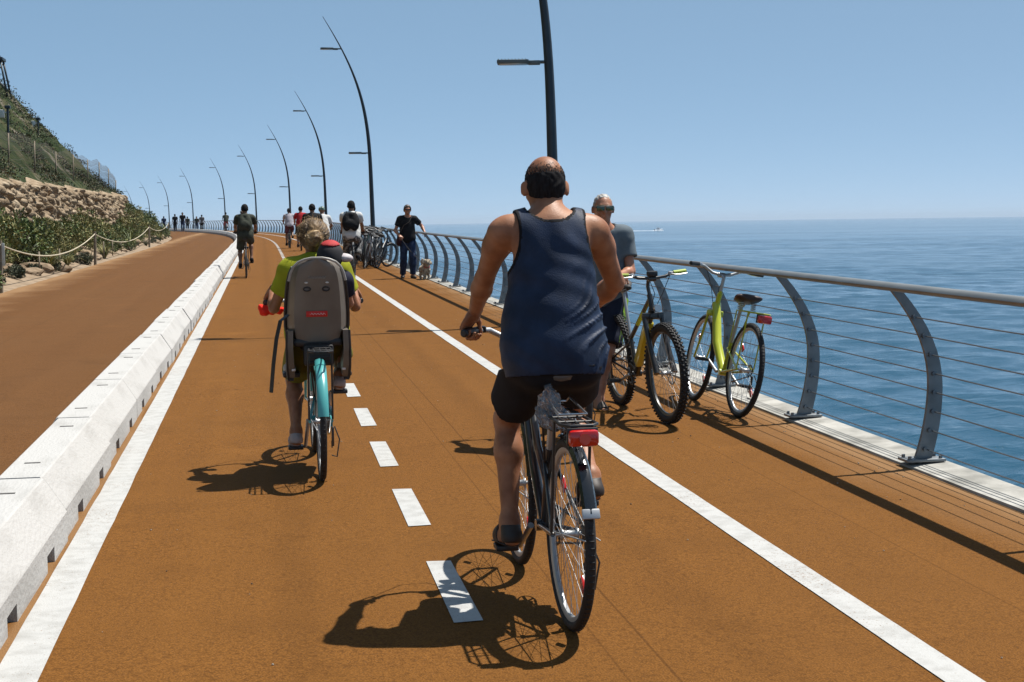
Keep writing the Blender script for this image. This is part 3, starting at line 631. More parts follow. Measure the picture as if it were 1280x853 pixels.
def bike(name, label, P, loc, rot, group=None):
    """local frame: rear contact at the origin, +y forward, +x right"""
    g = P.get
    t = thing(name, label, 'bicycle', loc, rot, group)
    Rw, tr, wb = g('R', .345), g('tr', .019), g('wb', 1.04); low = g('low', False); fr = g('frame_mat'); ft = g('fork_mat', fr)
    A = Vector((0, 0, Rw)); FA = Vector((0, wb, Rw)); BB = Vector((0, g('bb', .44), .285)); ha = R(70)
    def axis(z): return Vector((0, wb - .05 - (z - Rw) / math.tan(ha), z))       # steering axis
    hb = axis(Rw * 2 + g('crown', .05)); ht = axis(hb.z + g('head', .15)); sd = Vector((0, cos(ha), -sin(ha))) * -1
    sa = R(72); szt = g('seat_tube', .56)
    def seat(z): return Vector((0, BB.y - (z - BB.z) / math.tan(sa), z))
    st = seat(szt)
    # steering: everything at the front turns about the axis
    Ms = Matrix.Translation(hb) @ Matrix.Rotation(g('steer', 0), 4, sd) @ Matrix.Translation(-hb)
    tubr = g('tube', .0165); nt = 6 if low else 10; AL = M_lowalu if low else M_alu
    b = MB(); style = g('style', 'diamond')
    dt = g('down', .021)
    if style == 'step':
        b.tube([hb + Vector((0, 0, .02)), hb.lerp(BB, .45) - Vector((0, 0, .05)), BB], [dt, dt, dt], nt)
        b.tube([ht - Vector((0, 0, .05)), ht.lerp(seat(.46), .5) - Vector((0, 0, .10)), seat(.46)], tubr, nt)
    elif style == 'mono':
        b.tube([hb + Vector((0, 0, .05)), hb.lerp(BB, .4) - Vector((0, .0, .07)), BB], [.034, .036, .034], nt)
    else:
        b.tube([hb + Vector((0, 0, .02)), BB], dt, nt); b.tube([ht - Vector((0, 0, .03)), st - Vector((0, 0, .02))], tubr, nt)
    b.tube([BB, st], .0165, nt); b.tube([hb, ht], .021, nt); b.cyl(BB - Vector((.036, 0, 0)), BB + Vector((.036, 0, 0)), .024, nt)
    for sx in (-1, 1):
        b.tube([BB + Vector((.025 * sx, 0, 0)), BB.lerp(A, .35) + Vector((.036 * sx, 0, 0)), A + Vector((.062 * sx, 0, 0))], .009, nt)
        b.tube([seat(szt - .05) + Vector((.018 * sx, 0, 0)), A + Vector((.062 * sx, 0, 0))], .008, nt)
    b.build('frame', fr, t)
    if g('battery'):
        q = MB(); a, c = hb.lerp(BB, .16), hb.lerp(BB, .86); dd = (c - a).normalized(); n_ = Vector((1, 0, 0)).cross(dd); off = n_ * (-.012)
        M3 = Matrix((Vector((1, 0, 0)), dd, n_)).transposed(); q.box((a + c) / 2 + off, (.062, (c - a).length, .075), M3, bev=.016); q.build('battery_tube', g('battery'), t)
    if g('accent'):
        q = MB(); a, c = ht - Vector((0, 0, .03)), st - Vector((0, 0, .02)); q.tube([a.lerp(c, .30), a.lerp(c, .62)], tubr + .0015, nt); q.build('frame_band', g('accent'), t)
    # fork and front wheel
    b = MB(); cw = hb - Vector((0, 0, .03)); fo = g('fork', 'rigid')
    for sx in (-1, 1):
        w = .05 if fo == 'rigid' else .066; r_ = .011 if fo == 'rigid' else .019
        pts = [cw + Vector((w * sx, 0, 0)), axis(Rw + .2) + Vector((w * sx, .0, 0)), FA + Vector((w * sx, -.004, 0))]; b.tube(pts, [r_, r_, r_ * .75 if fo == 'rigid' else r_ * 1.25], nt)
    b.box(cw, (.13 if fo == 'rigid' else .16, .045, .05), bev=.012); b.tube([hb - Vector((0, 0, .03)), ht + sd * .02], .014, nt); b.xf(Ms).build('fork', ft, t)
    nsp = g('spokes', 32)
    def wheel(c, M, front):
        h = MB(); h.cyl(c - Vector((.05, 0, 0)), c + Vector((.05, 0, 0)), .008, 8); h.tube([c + Vector((x, 0, 0)) for x in (-.034, -.030, -.022, .022, .030, .034)], [.012, .024, .014, .014, .024, .012], 12)
        for k in range(nsp):
            sg = 1 if k % 2 else -1; a = 2 * pi * k / nsp; a2 = a + (.22 if (k // 2) % 2 else -.22)
            h.tube([c + Vector((sg * .028, .021 * cos(a2), .021 * sin(a2))), c + Vector((0, (Rw - tr * 2 - .012) * cos(a), (Rw - tr * 2 - .012) * sin(a)))], .0011 if not low else .0016, 4 if not low else 3, cap=False)
        if g('disc'):
            h.ring(c + Vector((-.04, 0, 0)), (1, 0, 0), .078, .008, 28, 4, .12)
            for k in range(5): h.tube([c + Vector((-.04, 0, 0)), c + Vector((-.04, .075 * cos(k * 1.257), .075 * sin(k * 1.257)))], .004, 4)
        w = h.xf(M).build('wheel', AL, t, fix=False)
        rb = MB(); rr = Rw - tr * 2 - .004; pr = [(-.011, -.004), (-.012, .008), (.012, .008), (.011, -.004), (.006, -.011), (-.006, -.011)]; n = 56 if not low else 28
        rb.loft([[c + Vector((x, (rr + y) * cos(2 * pi * k / n), (rr + y) * sin(2 * pi * k / n))) for x, y in pr] for k in range(n + 1)], cap=False)
        rb.xf(M).build('rim', g('rim_mat', AL), w)
        ty = MB(); ty.ring(c, (1, 0, 0), Rw - tr, tr, n, 10 if not low else 6)
        if g('knobs'):
            for k in range(64):
                a = 2 * pi * k / 64
                for x, da, rr2 in ((-.35, 0, .99), (.35, .5, .99), (-.8, .5, .78), (.8, 0, .78)):
                    aa = a + da * 2 * pi / 64; rad = Rw - tr + tr * rr2; d = Vector((0, cos(aa), sin(aa))); M3 = Matrix((Vector((1, 0, 0)), Vector((0, -sin(aa), cos(aa))), d)).transposed()
                    ty.box(c + d * rad + Vector((x * tr, 0, 0)), (tr * .5, .014, .009), M3)
        else:
            for k in range(0 if low else 90):      # shallow tread bars
                a = 2 * pi * k / 90; d = Vector((0, cos(a), sin(a))); M3 = Matrix((Vector((1, 0, 0)), Vector((0, -sin(a), cos(a))), d)).transposed(); ty.box(c + d * (Rw - .0008), (tr * 1.0, .006, .002), M3)
        ty.xf(M).build('tyre', M_rub, w, fix=False)
        if not low and not g('knobs'):
            q = MB()
            for k, a in enumerate((.8, 3.9)): 
                d = Vector((0, cos(a), sin(a))); q2 = MB(); q2.box(c + d * (Rw * .62) + Vector((.012, 0, 0)), (.012, .035, .06), Matrix((Vector((1, 0, 0)), Vector((0, -sin(a), cos(a))), d)).transposed(), bev=.004); q2.xf(M).build('reflector', g('refl', M_red), w)
        return w
    I = Matrix.Identity(4); wheel(A, I, False); wheel(FA, Ms, True)
    # drivetrain
    ca = g('crank', R(-60)); cl = .17; b = MB(); ns = 40
    b.ring(BB + Vector((.045, 0, 0)), (1, 0, 0), .078, .006, 36 if not low else 18, 6, .5)
    for k in range(5): b.tube([BB + Vector((.045, 0, 0)), BB + Vector((.045, .076 * cos(k * 1.2566), .076 * sin(k * 1.2566)))], .007, 5)
    b.m = 1
    ends = []
    for sx, a in ((1, ca), (-1, ca + pi)):
        e = BB + Vector((sx * .075, cl * cos(a), cl * sin(a))); b.tube([BB + Vector((sx * .055, 0, 0)), e], [.013, .010], nt); ends.append((sx, e))
    b.build('crankset', [M_chain, AL], t)
    for sx, e in ends:
        q = MB(); q.cyl(e, e + Vector((sx * .10, 0, 0)), .007, 8)
        for y in (-.035, .035): q.box(e + Vector((sx * .055, y, 0)), (.085, .014, .022), bev=.004)
        for x in (.02, .095): q.box(e + Vector((sx * x, 0, 0)), (.012, .08, .02), bev=.003)
        q.build('pedal', M_black, t)
    q = MB(); 
    for dz in (.075, -.075): q.tube([BB + Vector((.045, 0, dz)), A + Vector((.045, 0, dz * .5))], .005, 5)
    for k, r_ in enumerate((.045, .038, .032, .026)): q.ring(A + Vector((.036 + .005 * k, 0, 0)), (1, 0, 0), r_, .004, 24 if not low else 12, 4, .5)
    q.box(A + Vector((.065, .01, -.09)), (.014, .03, .11), bev=.005); q.ring(A + Vector((.06, .02, -.135)), (1, 0, 0), .018, .006, 14, 5, .6); q.tube([A + Vector((.075, -.01, -.03)), A + Vector((.1, -.04, -.1)), A + Vector((.085, -.03, -.2)), A + Vector((.06, .02, -.2))], .004, 5)
    q.build('chain', M_chain, t)
    if g('guard'):
        q = MB(); n = 14; o1 = arcs((0, BB.y, BB.z), .095, -pi / 2, pi / 2, n); o2 = [A + Vector((0, .12, .05)), A + Vector((0, .12, -.05))]
        ring = [p + Vector((.056, 0, 0)) for p in o1 + o2]; ring2 = [p + Vector((.072, 0, 0)) for p in o1 + o2]; q.loft([ring, ring2]); q.build('chain_guard', g('guard'), t)
    # seat
    sz = g('saddle', .93); sp = seat(sz - .055); b = MB(); b.tube([seat(szt - .06), sp], .0135, nt); b.tube([sp + Vector((0, -.02, .0)), sp + Vector((0, .03, .02))], .018, nt)
    for sx in (-1, 1): b.tube([sp + Vector((sx * .022, .13, .028)), sp + Vector((sx * .024, .0, .008)), sp + Vector((sx * .045, -.10, .03))], .004, 6)
    b.build('seatpost', AL, t)
    b = MB(); rg = []; sw = g('saddle_w', .105); sc = seat(sz)
    for y, w, h in ((.165, .012, .012), (.155, .022, .022), (.09, .028, .03), (.02, .045, .034), (-.04, .085, .036), (-.08, sw * .97, .038), (-.11, sw, .038), (-.13, sw * .86, .03), (-.14, sw * .5, .02)):
        z1 = .012 * (1 if y < -.05 else 0) + .012 * (y < -.1); rg.append([sc + Vector((w * cos(a), y, z1 - .012 + (h * .55 * sin(a) if sin(a) > 0 else h * 1.0 * sin(a)))) for a in [2 * pi * k / 16 for k in range(16)]])
    b.loft(rg); b.build('saddle', g('saddle_mat', M_saddle), t)
    if g('springs'):
        b = MB()
        for sx in (-1, 1): b.tube([sc + Vector((sx * .05 + .02 * cos(k * 1.05), -.09 + .02 * sin(k * 1.05), -.085 + .0022 * k)) for k in range(25)], .0032, 5)
        b.build('saddle_spring', M_chrome, t)
    # bars
    bw, top = g('bar_w', .29), g('bar_h', 1.05); stem = axis(ht.z + .03); bt = g('bar', 'city'); stf = g('stem_len', .06)
    cz = Vector((0, stem.y + stf, top - (.05 if bt == 'city' else 0)))
    b = MB(); b.tube([ht, Vector((0, stem.y - .015, top - .06)), Vector((0, stem.y + .0, cz.z - .012)), cz], .014, nt); b.cyl(cz - Vector((.028, 0, 0)), cz + Vector((.028, 0, 0)), .02, nt); b.xf(Ms).build('stem', g('stem_mat', AL), t)
    b = MB(); half = {}
    back = g('bar_back', .12)
    for sx in (-1, 1):
        if bt == 'city': pts = [cz, cz + Vector((sx * .07, .02, .01)), cz + Vector((sx * .15, .0, .05)), cz + Vector((sx * bw * .75, -back * .45, .055)), cz + Vector((sx * bw, -back, .05))]
        else: pts = [cz, cz + Vector((sx * .1, 0, .01)), cz + Vector((sx * .16, -.01, .03)), cz + Vector((sx * bw, -.04, .035))]
        b.tube(pts, .0115, nt); half[sx] = pts
    hbar = b.xf(Ms).build('handlebar', g('bar_mat', AL), t)
    for sx in (-1, 1):
        p, q_ = half[sx][-2], half[sx][-1]; d = (q_ - p).normalized(); q = MB(); e0 = q_ - d * .11; q.tube([e0, q_, q_ + d * .004], [.0165, .0165, .012], 10); q.xf(Ms).build('grip', g('grip_mat', M_black), hbar)
        q = MB(); lv = e0 - d * .025; f = Vector((0, 1, -.25)).normalized(); q.box(lv, (.03, .03, .028), bev=.008); q.tube([lv + f * .01, lv + f * .045 + d * .02, lv + f * .055 + d * .07, lv + f * .05 + d * .125], [.007, .006, .005, .006], 6); q.xf(Ms).build('brake_lever', g('lever_mat', M_blackm), hbar)
    if g('mirror_box'): q = MB(); q.box(cz + Vector((0, .01, .035)), (.075, .05, .04), bev=.012); q.xf(Ms).build('display', M_black, hbar)
    q = MB()
    for sx in (-1, 1): q.tube([half[sx][-1] - (half[sx][-1] - half[sx][-2]).normalized() * .14 + Vector((0, .04, 0)), cz + Vector((sx * .08, .14, .02)), cz + Vector((sx * .03, .12, -.10)), hb + Vector((sx * .02, .04, .05)), hb + Vector((sx * .035, .03, -.05))], .0028, 5)
    q.xf(Ms).build('brake_cable', M_black, t)
    # extras
    if g('fenders'):
        def fender(c, M, a0, a1, nm, m):
            q = MB(); n = 26; fw = g('fender_w', .028); r_ = Rw + .014; rg = []
            for k in range(n + 1):
                a = a0 + (a1 - a0) * k / n; d = Vector((0, cos(a), sin(a))); pr = [(-fw, -.012), (-fw * .7, .0), (0, .006), (fw * .7, 0), (fw, -.012), (fw * .62, -.0035), (0, .0025), (-fw * .62, -.0035)]
                rg.append([c + d * (r_ + y) + Vector((x, 0, 0)) for x, y in pr])
            q.loft(rg)
            f_ = q.xf(M).build(nm, m, t)
            q = MB()
            for a in g('stays', (a0 + .25,)):
                d = c + Vector((0, cos(a), sin(a))) * r_
                for sx in (-1, 1): q.tube([c + Vector((sx * .055, 0, .01)), d + Vector((sx * fw * .95, 0, 0))], .0028, 5)
            q.xf(M).build('fender_stay', g('stay_mat', AL), f_)
            return f_
        fender(A, I, g('fr0', R(200)), R(75), 'rear_fender', g('fender_mat'))
        fender(FA, Ms, R(165), R(40), 'front_fender', g('fender_mat'))
        if g('flap'): 
            a = g('fr0', R(200)); d = Vector((0, cos(a), sin(a))); q = MB(); q.box(A + d * (Rw + .013) , (.062, .012, .035), Matrix((Vector((1, 0, 0)), d, Vector((0, -sin(a), cos(a))))).transposed(), bev=.004); q.build('fender_end', AL, t)
    if g('rack'):
        q = MB(); z = Rw * 2 + .075; y0, y1 = -.20, .22; w = .065; rm = g('rack_mat', M_black)
        q.tube([Vector((-w * .8, y1, z)), Vector((-w, y0 + .04, z)), Vector((-w * .6, y0, z)), Vector((w * .6, y0, z)), Vector((w, y0 + .04, z)), Vector((w * .8, y1, z)), Vector((-w * .8, y1, z))], .006, 7)
        for x in (-.035, 0, .035): q.tube([Vector((x, y0, z)), Vector((x, y1, z))], .0045, 6)
        for y in (-.1, .02, .13): q.tube([Vector((-w, y, z)), Vector((w, y, z))], .0045, 6)
        for sx in (-1, 1): q.tube([A + Vector((sx * .066, 0, .01)), Vector((sx * w, -.06, z))], .006, 6); q.tube([Vector((sx * w * .8, y1, z)), seat(szt - .05) + Vector((sx * .02, -.02, 0))], .005, 6)
        q.build('rack', rm, t)
        if g('clip'):
            q = MB(); q.tube([Vector((-.045, y1 - .03, z + .05)), Vector((-.05, y0 + .13, z + .022)), Vector((.05, y0 + .13, z + .022)), Vector((.045, y1 - .03, z + .05)), Vector((.045, y1 + .02, z + .03)), Vector((-.045, y1 + .02, z + .03)), Vector((-.045, y1 - .03, z + .05))], .004, 6); q.build('rack_clip', M_chrome, t)
        if g('light'):
            q = MB(); q.box(Vector((0, y0 - .03, z - .038)), (.106, .032, .058), bev=.014); q.m = 1; q.box(Vector((0, y0 - .009, z - .036)), (.110, .012, .062), bev=.004); q.m = 0; q.cyl(Vector((0, y0 - .047, z - .038)), Vector((0, y0 - .052, z - .038)), .02, 16)
            q.build('rear_light', [M_red, M_black], t)
    if g('stand'):
        q = MB(); q.tube([BB + Vector((-.04, -.06, -.03)), Vector((-.19, BB.y - .12, .012))], .009, 8); q.build('kickstand', AL, t)
    if g('headlight'): q = MB(); q.tube([cw + Vector((0, .05, .06)), cw + Vector((0, .09, .06)), cw + Vector((0, .11, .06))], [.018, .028, .026], 12); q.xf(Ms).build('headlight', M_chrome, t)
    # grip centres with the steering applied
    G = {}
    for sx in (-1, 1):
        p, q_ = half[sx][-2], half[sx][-1]; d = (q_ - p).normalized(); G[sx] = (Ms @ (q_ - d * .055), (Ms.to_3x3() @ d))
    return t, dict(grip=G, ped={sx: e + Vector((sx * .055, 0, .012)) for sx, e in ends}, sad=sc, ht=ht, bb=BB)

# ------------------------------------------------------------------ people: smooth signed-distance bodies
V = lambda *a: np.array(a, dtype=float)
def nrm(v): v = np.asarray(v, float); return v / (np.linalg.norm(v) + 1e-12)
class Body:
    """rounded cones and ellipsoids blended into one skin"""
    def __init__(s): s.p = []
    def cap(s, a, b, ra, rb, k=.03, clip=None): s.p.append(('c', V(*a), V(*b), ra, rb, k, clip)); return s
    def chain(s, pts, rs, k=.03):
        for i in range(len(pts) - 1): s.cap(pts[i], pts[i + 1], rs[i], rs[i + 1], k)
        return s
    def ell(s, c, r, ax=None, k=.03, clip=None):      # ax: 3 rows = local axes
        s.p.append(('e', V(*c), V(*r), np.eye(3) if ax is None else np.array(ax), k, clip)); return s
    def mesh(s, vox, infl=0.0, cuts=(), disp=None, sub=()):
        lo = V(9, 9, 9) * 9; hi = -lo
        for q in s.p:
            if q[0] == 'c':
                for c, r in ((q[1], q[3]), (q[2], q[4])): lo = np.minimum(lo, c - r); hi = np.maximum(hi, c + r)
            else: r = q[2].max(); lo = np.minimum(lo, q[1] - r); hi = np.maximum(hi, q[1] + r)
        pad = infl + 4 * vox + .02; lo -= pad; hi += pad
        n = np.ceil((hi - lo) / vox).astype(int) + 1
        ax = [lo[i] + vox * np.arange(n[i]) for i in range(3)]; F_ = np.full(n, 1.0, np.float32)
        def one(q, sl):
            X, Y, Z = np.meshgrid(*[ax[i][sl[i]] for i in range(3)], indexing='ij'); 
            if q[0] == 'c':
                a, b, ra, rb = q[1:5]; ba = b - a; L2 = ba @ ba + 1e-12
                h = np.clip(((X - a[0]) * ba[0] + (Y - a[1]) * ba[1] + (Z - a[2]) * ba[2]) / L2, 0, 1)
                d = np.sqrt((X - a[0] - h * ba[0]) ** 2 + (Y - a[1] - h * ba[1]) ** 2 + (Z - a[2] - h * ba[2]) ** 2) - (ra + (rb - ra) * h)
            else:
                c, r, A = q[1:4]; x, y, z = X - c[0], Y - c[1], Z - c[2]
                u = [(x * A[i][0] + y * A[i][1] + z * A[i][2]) for i in range(3)]
                k0 = np.sqrt(sum((u[i] / r[i]) ** 2 for i in range(3))); k1 = np.sqrt(sum((u[i] / r[i] ** 2) ** 2 for i in range(3))) + 1e-9; d = k0 * (k0 - 1) / k1
            d = d - infl; cl = q[-1]
            if cl is not None:
                for (pt, nn) in cl: d = np.maximum(d, (X - pt[0]) * nn[0] + (Y - pt[1]) * nn[1] + (Z - pt[2]) * nn[2])
            return d
        for q in s.p:
            k = q[-2]; m = k + infl + 2.5 * vox + .005
            if q[0] == 'c': l = np.minimum(q[1] - q[3], q[2] - q[4]) - m; h_ = np.maximum(q[1] + q[3], q[2] + q[4]) + m
            else: l = q[1] - q[2].max() - m; h_ = q[1] + q[2].max() + m
            i0 = np.maximum(((l - lo) / vox).astype(int), 0); i1 = np.minimum(np.ceil((h_ - lo) / vox).astype(int) + 1, n)
            sl = tuple(slice(a, b) for a, b in zip(i0, i1)); d = one(q, sl); f = F_[sl]
            h2 = np.maximum(k - np.abs(d - f), 0) / k if k > 0 else 0
            F_[sl] = np.minimum(d, f) - h2 * h2 * k * .25
        if cuts or disp:
            X, Y, Z = np.meshgrid(*ax, indexing='ij', sparse=True)
            if disp: F_ -= disp(X, Y, Z).astype(np.float32)
            for c in cuts: F_ = np.maximum(F_, c(X, Y, Z).astype(np.float32))
        return nets(F_, lo, vox)
def nets(F_, lo, vox):
    S = F_ < 0; n = S.shape; c = np.zeros((n[0] - 1, n[1] - 1, n[2] - 1), np.int8)
    offs = [(i, j, k) for i in (0, 1) for j in (0, 1) for k in (0, 1)]
    def sub(A, o): return A[o[0]:n[0] - 1 + o[0], o[1]:n[1] - 1 + o[1], o[2]:n[2] - 1 + o[2]]
    for o in offs: c += sub(S, o)
    idx = np.argwhere((c > 0) & (c < 8)); 
    if len(idx) == 0: return np.zeros((0, 3)), np.zeros((0, 4), int)
    vid = -np.ones(c.shape, np.int32); vid[tuple(idx.T)] = np.arange(len(idx))
    acc = np.zeros((len(idx), 3)); cnt = np.zeros(len(idx))
    for a in offs:
        for d in range(3):
            if a[d]: continue
            b = list(a); b[d] = 1
            fa = F_[tuple((idx + a).T)].astype(float); fb = F_[tuple((idx + b).T)].astype(float); m = (fa < 0) != (fb < 0)
            t = np.where(m, fa / np.where(m, fa - fb, 1), 0); p = np.array(a, float)[None] + np.zeros((len(idx), 3)); p[:, d] += t
            acc[m] += p[m]; cnt[m] += 1
    vs = lo + (idx + acc / cnt[:, None]) * vox; fs = []
    for d in range(3):
        u, w = (d + 1) % 3, (d + 2) % 3; sl0 = [slice(None)] * 3; sl1 = [slice(None)] * 3; sl0[d] = slice(0, -1); sl1[d] = slice(1, None)
        A, B = S[tuple(sl0)], S[tuple(sl1)]
        for flag in (0, 1):
            e = np.argwhere(A & ~B if flag else ~A & B); e = e[(e[:, u] > 0) & (e[:, w] > 0) & (e[:, u] < n[u] - 1) & (e[:, w] < n[w] - 1)]
            if not len(e): continue
            q = []
            for du, dw in ((-1, -1), (0, -1), (0, 0), (-1, 0)):
                k = e.copy(); k[:, u] += du; k[:, w] += dw; q.append(vid[tuple(k.T)])
            q = np.stack(q, 1); fs.append(q if flag else q[:, ::-1])
    return vs, np.concatenate(fs)
def skin_obj(name, parts, m, parent, relax=1):
    vs, fs, o = [], [], 0
    for v, f in parts:
        vs.append(v); fs.append(f + o); o += len(v)
    v = np.concatenate(vs); f = np.concatenate(fs)
    for _ in range(relax):       # one light smoothing pass
        s_ = np.zeros_like(v); c_ = np.zeros(len(v))
        for i in range(4):
            np.add.at(s_, f[:, i], v[f[:, (i + 1) % 4]] + v[f[:, (i + 3) % 4]]); np.add.at(c_, f[:, i], 2)
        v = v * .5 + .5 * s_ / np.maximum(c_, 1)[:, None]
    me = bpy.data.meshes.new(name); me.vertices.add(len(v)); me.vertices.foreach_set('co', v.astype(np.float32).ravel())
    me.loops.add(len(f) * 4); me.loops.foreach_set('vertex_index', f.astype(np.int32).ravel()); me.polygons.add(len(f))
    me.polygons.foreach_set('loop_start', np.arange(0, len(f) * 4, 4, dtype=np.int32)); me.polygons.foreach_set('use_smooth', np.ones(len(f), bool)); me.update(calc_edges=True); me.validate()
    for q in (m if isinstance(m, (list, tuple)) else [m]): me.materials.append(q)
    return link(bpy.data.objects.new(name, me), parent)

def ik(a, c, l1, l2, pole):
    a, c = np.asarray(a, float), np.asarray(c, float); d = c - a; L = np.linalg.norm(d); L = min(L, (l1 + l2) * .999); u = nrm(d)
    x = (l1 ** 2 - l2 ** 2 + L ** 2) / (2 * L); h = math.sqrt(max(l1 ** 2 - x ** 2, 0)); p = np.asarray(pole, float) - a; p = nrm(p - u * (p @ u))
    return a + u * x + p * h, a + u * L

def hand(B, w, d, n, s, curl=(.3, .4, .3), sc=1.0, thumb=.5, ring=None):
    """palm + five unequal fingers.  w wrist, d towards the knuckles, n palm normal, s thumb side.  ring=(centre, radius): fingers wrap a bar"""
    w, d, n, s = V(*w), nrm(d), nrm(n), nrm(s)
    B.ell(w + d * .045 * sc, (.040 * sc, .052 * sc, .016 * sc), [s, d, n], k=.015); B.cap(w - d * .02, w + d * .02, .026 * sc, .026 * sc, .02)
    for i, (o, l, k) in enumerate(((.030, .95, 0), (.010, 1.05, .002), (-.011, 1.0, 0), (-.031, .80, -.006))):
        p = w + d * (.085 + k) * sc + s * o * sc + n * .002; a = 0; r = .0088 * sc * (1 if i < 3 else .9); B.cap(w + d * .045 * sc + s * o * .8 * sc, p, .012 * sc, r * 1.12, .012)
        for j, sl in enumerate((.043, .027, .021)):
            a += curl[j] * (1 + .06 * i); dd = d * cos(a) + n * sin(a) + s * (.05 * (1.5 - i)) * (1 if j == 0 else 0); q = p + nrm(dd) * sl * l * sc; B.cap(p, q, r, r * .93, .005); p = q; r *= .92
    p = w + d * .022 * sc + s * .026 * sc + n * .004; B.cap(w + d * .01, p, .018 * sc, .015 * sc, .015)
    d1 = nrm(s * .75 + d * .65 + n * .35 * thumb); q = p + d1 * .036 * sc; B.cap(p, q, .0125 * sc, .0105 * sc, .008); d2 = nrm(s * (.55 - .6 * thumb) + d * .75 + n * .8 * thumb); p = q; q = p + d2 * .03 * sc; B.cap(p, q, .0105 * sc, .0088 * sc, .006); B.cap(q, q + nrm(d2 + n * .2) * .016 * sc, .0088 * sc, .0075 * sc, .006)

def torso_frame(P, N, side):
    up = nrm(N - P); side = nrm(side - up * (side @ up)); fr = np.cross(up, side); return side, fr, up

